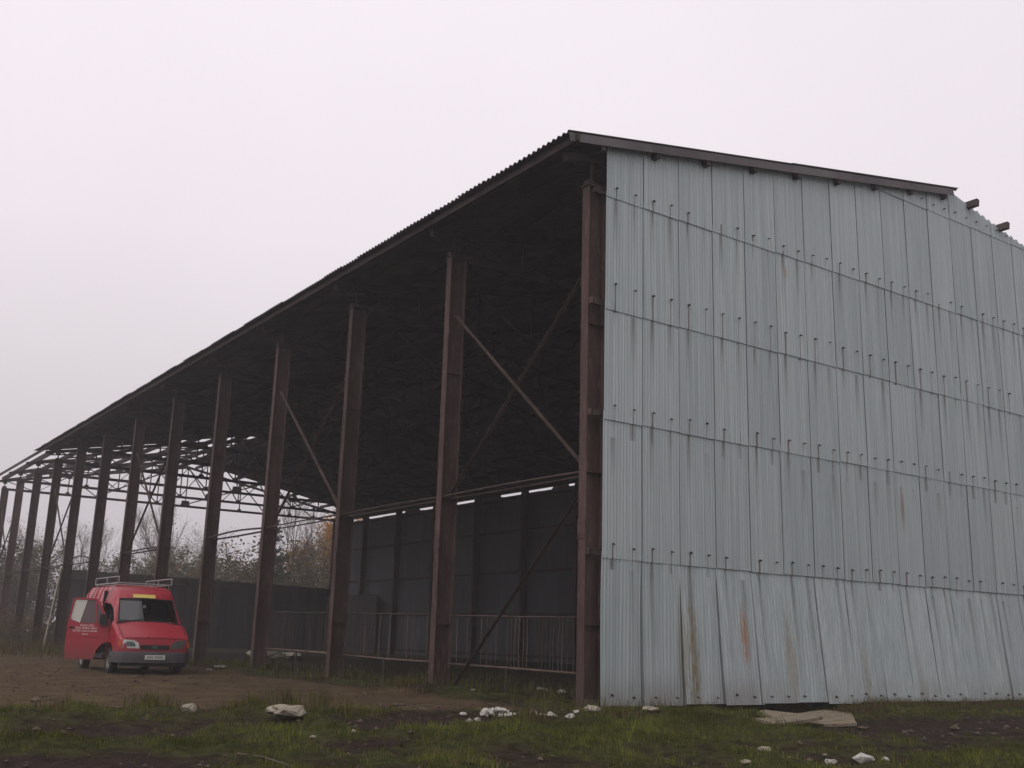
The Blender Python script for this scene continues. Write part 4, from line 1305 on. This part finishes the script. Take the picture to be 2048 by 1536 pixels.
def make_grass():
    rg = random.Random(77); out = []
    def blade(x, y, h, dry, spread=0.5, w=None, br=1.0):
        a = rg.uniform(0, 6.283); l = h*spread*rg.random()
        out.append((x, y, gz_fast(x, y), h, math.cos(a)*l, math.sin(a)*l, (w or rg.uniform(0.002, 0.0042)), *(q*br for q in tone(rg, x, y, dry))))
    cache = {}
    def gz_fast(x, y):
        key = (round(x/0.08), round(y/0.08))
        if key not in cache: cache[key] = gz(x, y)
        return cache[key]
    # clumps: a clump shares its lushness
    for _ in range(34000):
        x = rg.uniform(-13, 8.5); y = rg.uniform(-9.5, 1.6)
        if y > -0.35 and x > 0.25: continue
        g0 = grass_w(x, y)
        if rg.random() > sm(0.28, 0.85, g0) + 0.015: continue
        lush = sm(0.3, 0.9, g0); dry = 0.30 + 0.35*nz(x, y, 0.9, 44) - 0.25*lush + 0.2*(x > 3.5)
        dry = max(0.05, min(0.9, dry))
        br = max(0.45, 1.0 + 0.7*nz(x, y, 1.1, 91) + 0.55*nz(x, y, 3.1, 95) + rg.uniform(-0.15, 0.15))
        n = rg.randint(4, 9); h0 = 0.028 + 0.06*lush*rg.random() + 0.03*rg.random()
        if rg.random() < 0.03: h0 *= 2.2
        for _ in range(n):
            r = 0.07*rg.random()**0.5; t = rg.uniform(0, 6.283)
            blade(x + r*math.cos(t), y + r*math.sin(t), h0*rg.uniform(0.4, 1.1), dry, 1.25, None, br)
    # rough grass along the foot of the wall
    for _ in range(3600):
        x = 0.4 + 14.5*rg.random(); y = -0.62 - 0.9*rg.random()**1.6
        if rg.random() > 0.35 + 0.5*sm(2.5, 6, x) + 0.5*nz(x, y, 0.8, 3): continue
        for _ in range(3): blade(x+rg.uniform(-.05, .05), y+rg.uniform(-.05, .05), rg.uniform(0.06, 0.22), 0.72, 0.6)
    # tufts round the column feet and inside the barn
    for n in range(0, 8):
        for _ in range(330):
            x = 0.2 + rg.gauss(0, 0.55); y = n*BAY + rg.gauss(0, 0.8)
            if n == 0 and (y > -0.5 and x > 0.2): continue
            blade(x, y, rg.uniform(0.06, 0.28), 0.45, 0.6, 0.006)
    for _ in range(5200):
        x = rg.uniform(-0.9, 7); y = rg.uniform(0.4, 26)
        if rg.random() > 0.45*sm(7, 0, abs(x-0.2)) + 0.5*nz(x, y, 0.5, 61): continue
        for _ in range(2): blade(x+rg.uniform(-.06, .06), y+rg.uniform(-.06, .06), rg.uniform(0.07, 0.25), 0.4, 0.6, 0.007)
    # tall dry weeds at the road edge
    for (cx, cy, rr, n, hh) in ((-5.0, 0.9, 0.38, 420, 0.36), (-4.7, 0.3, 0.3, 200, 0.22), (-7.3, 0.2, 0.4, 240, 0.24), (-6.0, -0.4, 0.6, 350, 0.17), (-3.6, 2.6, 0.35, 160, 0.25),
                                (-8.7, -0.6, 0.5, 260, 0.16), (-0.7, 5.0, 0.6, 300, 0.22), (-1.6, -2.9, 0.5, 260, 0.2), (-3.0, -2.7, 0.45, 260, 0.2), (-5.2, -1.6, 0.3, 160, 0.2)):
        for _ in range(n):
            r = rr*abs(rg.gauss(0, 0.6)); t = rg.uniform(0, 6.283)
            blade(cx + r*math.cos(t), cy + r*math.sin(t), hh*rg.uniform(0.35, 1.15), 0.62, 0.45, 0.005)
    # thin growth on the yard, and the weedy verge far left
    for _ in range(4200):
        x = rg.uniform(-14, -0.5); y = rg.uniform(1, 30)
        if rg.random() > 0.10 + 0.9*max(0, nz(x, y, 0.35, 71)) : continue
        blade(x, y, rg.uniform(0.025, 0.09), 0.6, 0.8, 0.006)
    for _ in range(9000):
        x = rg.uniform(-9, 1.0); y = rg.uniform(26, 62)
        if rg.random() > sm(24, 34, y + 0.6*x): continue
        blade(x, y, rg.uniform(0.15, 0.7), 0.8, 0.5, 0.012)
    return out
grass_object('grass', make_grass(), 'rough green and dry grass growing over the yard')

# ------------------------------------------------------------------ trees and shrubs behind the barn
def bark(name, a, b):
    g = NG(name); n = g.noise(g.mapping(g.obj(), (3, 3, 0.7)), 2.0, 4)
    return g.bsdf(g.mix(n, a, b), 0.9, 0, 0.2)
M_bark = bark('grey_brown_bark', (0.045, 0.037, 0.030), (0.10, 0.085, 0.068))
M_birch = bark('birch_bark', (0.30, 0.28, 0.25), (0.55, 0.53, 0.49))
M_twig = bark('twigs', (0.065, 0.050, 0.033), (0.11, 0.083, 0.055))
M_leafm = mat_leaf('leaves')

def grow(trunk, twig, p, d, ln, r, depth, rg, tips, spread, upk, nb):
    segs = 3 if depth < 2 else 2
    pts = [p.copy()]; rs = [r]
    q = p.copy(); dd = d.copy()
    for i in range(segs):
        dd = (dd + Vector((rg.gauss(0, .12), rg.gauss(0, .12), rg.gauss(0, .08) + upk*0.10))).normalized()
        q = q + dd*(ln/segs); pts.append(q.copy()); rs.append(r*(1 - 0.62*(i+1)/segs))
    (trunk if depth < 2 else twig).tube(pts, rs, 6 if depth == 0 else (4 if depth == 1 else 3), False)
    tips.append((pts[-1], depth)); tips.append((pts[-2], depth))
    if depth >= 4 or r < 0.006: return
    for k in range(nb[depth]):
        t = rg.uniform(0.35 if depth else 0.28, 1.0)
        i = min(segs-1, int(t*segs)); f = t*segs - i
        bp = pts[i].lerp(pts[i+1], min(1, f))
        az = rg.uniform(0, 6.283); sp = spread*rg.uniform(0.6, 1.25)
        side_ = Vector((math.cos(az), math.sin(az), 0)); side_ = (side_ - dd*side_.dot(dd)).normalized()
        nd = (dd*math.cos(sp) + side_*math.sin(sp) + Vector((0, 0, 0.22*upk))).normalized()
        grow(trunk, twig, bp, nd, ln*rg.uniform(0.45, 0.68)*(1.15-0.35*t), max(0.005, rs[i]*0.55), depth+1, rg, tips, spread, upk, nb)

def leaf_mesh(tips, rg, cols, n, size, jit):
    m = []; co = []
    V = []; F = []; Cc = []
    for _ in range(n):
        p, _d = tips[rg.randrange(len(tips))]
        c = p + Vector((rg.gauss(0, jit), rg.gauss(0, jit), rg.gauss(0, jit)))
        a = Vector((rg.gauss(0, 1), rg.gauss(0, 1), rg.gauss(0, .6))).normalized(); b = a.orthogonal().normalized()
        s = size*rg.uniform(0.5, 1.3); k = len(V)
        V += [c - a*s, c + b*s*0.6, c + a*s, c - b*s*0.6]; F.append((k, k+1, k+2, k+3))
        cl = cols[rg.randrange(len(cols))]; f = rg.uniform(0.7, 1.25)
        Cc += [(cl[0]*f, cl[1]*f, cl[2]*f, 1)]*4
    me = bpy.data.meshes.new('crown'); me.from_pydata([tuple(v) for v in V], [], F)
    at = me.color_attributes.new('tint', 'FLOAT_COLOR', 'POINT'); at.data.foreach_set('color', np.array(Cc, dtype=np.float32).ravel())
    me.materials.append(M_leafm)
    return me

def tree_kind(seed, height, nb, spread=0.6, upk=0.6, leaves=0, cols=None, lsize=0.09, barkm=None, trunk_r=0.12, stems=1):
    rg = random.Random(seed); tr = MB(); tw = MB(); tips = []
    for s in range(stems):
        d = Vector((rg.gauss(0, .10*stems), rg.gauss(0, .10*stems), 1)).normalized()
        grow(tr, tw, Vector((rg.gauss(0, .12*(stems-1)), rg.gauss(0, .12*(stems-1)), -0.2)), d, height*rg.uniform(0.85, 1.0)*0.72, trunk_r, 0, rg, tips, spread, upk, nb)
    lf = leaf_mesh([t for t in tips if t[1] >= 2] or tips, rg, cols, leaves, lsize, 0.16) if leaves else None
    return dict(trunk=tr.mesh('trunk', barkm or M_bark, True), twigs=tw.mesh('twigs', M_twig), leaves=lf)
GREENS = [(0.060, 0.068, 0.026), (0.080, 0.080, 0.030), (0.115, 0.095, 0.04), (0.045, 0.055, 0.026)]
BROWNS = [(0.15, 0.10, 0.045), (0.12, 0.085, 0.045), (0.10, 0.085, 0.04)]
ORANGE = [(0.42, 0.20, 0.03), (0.36, 0.16, 0.03), (0.30, 0.18, 0.05)]
K = {
    'bare': tree_kind(1, 12.0, [11, 7, 5, 3], 0.55, 0.8, 120, BROWNS, 0.08, None, 0.13),
    'bare2': tree_kind(2, 11.0, [12, 7, 5, 3], 0.7, 0.6, 500, BROWNS, 0.08, None, 0.12),
    'birch': tree_kind(3, 13.0, [14, 6, 4, 2], 0.5, 0.9, 300, ORANGE, 0.07, M_birch, 0.10),
    'bush': tree_kind(4, 6.5, [9, 6, 4, 2], 0.75, 0.5, 3400, GREENS, 0.11, None, 0.07, 4),
    'bush2': tree_kind(5, 6.0, [9, 6, 4, 2], 0.8, 0.5, 2200, GREENS+BROWNS, 0.10, None, 0.06, 5),
    'orange': tree_kind(6, 12.0, [12, 7, 4, 2], 0.6, 0.7, 5200, ORANGE, 0.13, None, 0.14),
    'thicket': tree_kind(14, 6.2, [9, 6, 4, 2], 0.8, 0.5, 6500, [(0.085, 0.072, 0.03), (0.11, 0.085, 0.035), (0.07, 0.065, 0.028)], 0.12, None, 0.06, 5),
    'weed': tree_kind(8, 2.6, [7, 5, 3, 0], 0.7, 0.6, 900, BROWNS, 0.07, None, 0.03, 6),
}
def conifer_kind(seed, h):
    rg = random.Random(seed); tr = MB(); tr.tube([(0, 0, -0.2), (0.05, 0, h*0.5), (0, 0, h)], [0.13, 0.08, 0.01], 6)
    tips = []; tw = MB(); z = h*0.12
    while z < h*0.98:
        L_ = (h - z)*0.30 + 0.35
        for k in range(6):
            a = rg.uniform(0, 6.283); l = L_*rg.uniform(0.6, 1.1)
            e_ = Vector((math.cos(a)*l, math.sin(a)*l, z + l*rg.uniform(-0.05, 0.35)))
            tw.tube([(0, 0, z), tuple(e_)], [0.02, 0.005], 3, False)
            for t in (0.35, 0.5, 0.65, 0.8, 0.92, 1.0): tips.append((Vector((0, 0, z)).lerp(e_, t), 3))
        z += 0.33
    lf = leaf_mesh(tips, rg, [(0.018, 0.036, 0.02), (0.026, 0.046, 0.024), (0.014, 0.026, 0.017)], 6500, 0.13, 0.12)
    return dict(trunk=tr.mesh('trunk', M_bark, True), twigs=tw.mesh('twigs', M_twig), leaves=lf)
K['pine'] = conifer_kind(12, 11.0)

def plant(name, kind, x, y, s, rz, label, cat, group):
    t = empty(name, (x, y, 0), rz); t.scale = (s, s, s)
    tag(t, label, cat, group)
    k = K[kind]
    link('trunk', k['trunk'], t)
    c = link('crown', k['leaves'], t) if k['leaves'] else None
    link('branches', k['twigs'], c or t)
    return t
GT = 'trees beyond the far end of the barn'; GS = 'shrubs beyond the low end wall'; GW = 'brown weeds by the far columns'
TREES = [
 ('bare_tree', 'bare', 21.6, 90, 1.2, 0.3, 'tall thin bare tree seen right of the sixth column'),
 ('bare_tree', 'bare2', 24.3, 97, 1.2, 1.3, 'pale bare tree behind the shrubs beside the fifth column'),
 ('bare_tree', 'bare', 32.0, 86, 1.25, 2.3, 'tall bare tree with dark stem right of the fourth column'),
 ('bare_tree', 'bare2', 35.6, 94, 1.35, 0.9, 'wide bare tree behind the dark stemmed one, near the orange tree'),
 ('bare_tree', 'bare2', 27.5, 102, 1.25, 4.0, 'faint bare tree in the mist between the fourth and fifth columns'),
 ('birch_tree', 'birch', 34.3, 83, 1.0, 0.4, 'thin white birch trunk near the third column'),
 ('orange_tree', 'orange', 35.4, 88, 1.25, 1.0, 'orange autumn tree at the right end of the far opening'),
 ('pine_tree', 'pine', 28.1, 83, 1.1, 0.0, 'dark green pine beside the fourth column'),
 ('bare_tree', 'bare2', 8.0, 90, 1.1, 2.0, 'brown bare tree seen between the tenth and eleventh columns'),
 ('bare_tree', 'bare', 11.2, 88, 0.95, 5.0, 'bare tree seen left of the eighth column'),
 ('bare_tree', 'bare2', 5.0, 93, 1.0, 3.0, 'bare tree at the far left edge behind the last columns'),
 ('bare_tree', 'bare', 1.0, 96, 0.9, 1.1, 'bare tree beyond the last column at the left edge'),
]
for nm, kd, x, y, s, rz, lb in TREES: plant(nm, kd, x, y, s, rz, lb, 'tree', GT)
rg = random.Random(55)
SHR = [(18.0, 88, 'bush', 1.35, 'green shrub just left of the sixth column'), (16.4, 92, 'bush2', 0.95, 'low shrub left of the green one, sixth column'),
 (20.6, 84, 'bush', 1.35, 'leafy green shrub right of the sixth column'), (22.7, 86, 'bush2', 1.4, 'brownish shrub left of the fifth column'),
 (25.4, 83, 'bush2', 1.75, 'red twigged shrub right of the fifth column'), (27.0, 86, 'bush', 1.3, 'thick green shrub in front of the pine'),
 (30.4, 82, 'bush', 1.05, 'dark shrub right of the pine foot'), (33.4, 82, 'thicket', 1.4, 'olive brown shrub under the bare dark stem'),
 (34.6, 92, 'bush', 1.8, 'dense olive shrub behind the birch'), (35.6, 83, 'thicket', 1.55, 'brown shrub below the orange tree'),
 (24.2, 90, 'bush2', 1.5, 'tall loose shrub behind the fifth column'), (29.4, 93, 'bush', 1.4, 'tall shrub behind the pine'),
 (10.2, 84, 'bush2', 1.1, 'brown shrub seen past the ninth column'), (7.2, 82, 'bush2', 1.35, 'brown shrub seen past the tenth column'),
 (4.6, 84, 'bush2', 1.2, 'brown shrub seen past the eleventh column'), (1.8, 80, 'bush', 1.25, 'shrub seen at the far left past the last column'),
 (5.5, 90, 'bush', 1.4, 'taller shrub behind the brown ones at far left'), (-2.0, 82, 'bush2', 1.2, 'shrub left of the last column')]
for x, y, kd, s, lb in SHR: plant('shrub', kd, x, y, s, rg.uniform(0, 6.28), lb, 'shrub', GS)
for k in range(16):
    x = rg.uniform(-3.5, 3.8); y = rg.uniform(40, 70)
    plant('weed_clump', 'weed', x, y, rg.uniform(0.6, 1.15), rg.uniform(0, 6.28), 'brown weed clump among the far columns at left', 'weeds', GW)

# distant wood beyond the fields: one hazy mass
def distant_wood():
    src = K['thicket']['leaves']
    n = len(src.vertices); co = np.empty(n*3); src.vertices.foreach_get('co', co); co = co.reshape(-1, 3)
    tint = np.empty(n*4, dtype=np.float32); src.color_attributes['tint'].data.foreach_get('color', tint); tint = tint.reshape(-1, 4)
    rg = random.Random(101); VV = []; TT = []; cnt = 0
    for k in range(15):
        x = -30 + 3.1*k + rg.uniform(-1, 1); y = rg.uniform(112, 135); sc = rg.uniform(1.0, 1.35); a = rg.uniform(0, 6.28)
        sub = np.arange(0, n//4)[rg.randrange(3)::3]
        ids = (sub[:, None]*4 + np.arange(4)).ravel()
        c = co[ids]*sc*np.array([1.5, 1.5, 0.82])
        # swell each leaf a little so the far mass stays closed
        ctr = c.reshape(-1, 4, 3).mean(1, keepdims=True); c = (ctr + (c.reshape(-1, 4, 3)-ctr)*2.2).reshape(-1, 3)
        ca, sa = math.cos(a), math.sin(a)
        VV.append(np.stack([x + c[:, 0]*ca - c[:, 1]*sa, y + c[:, 0]*sa + c[:, 1]*ca, c[:, 2]], 1)); TT.append(tint[ids])
    V = np.concatenate(VV); T = np.concatenate(TT); nf = len(V)//4
    me = bpy.data.meshes.new('distant_wood')
    me.from_pydata(V.tolist(), [], np.arange(nf*4).reshape(-1, 4).tolist())
    at = me.color_attributes.new('tint', 'FLOAT_COLOR', 'POINT'); at.data.foreach_set('color', T.ravel())
    me.materials.append(M_leafm)
    o = link('distant_wood', me); tag(o, 'hazy brown wood far beyond the barn', 'wood', kind='stuff')
distant_wood()

# ------------------------------------------------------------------ misty air
m = MB(); m.box((-260, -120, -3.0), (260, 260, 19.0))
hz = m.build('haze')
g = NG('misty_air')
pv = g.node('ShaderNodeVolumePrincipled')
pv.inputs['Color'].default_value = (0.95, 0.93, 0.95, 1)
pv.inputs['Density'].default_value = 0.0015
pv.inputs['Anisotropy'].default_value = 0.2
g.t.links.new(pv.outputs[0], g.out.inputs['Volume'])
hz.data.materials.append(g.m)
tag(hz, 'thin pale mist filling the air over the yard', 'haze', kind='stuff')
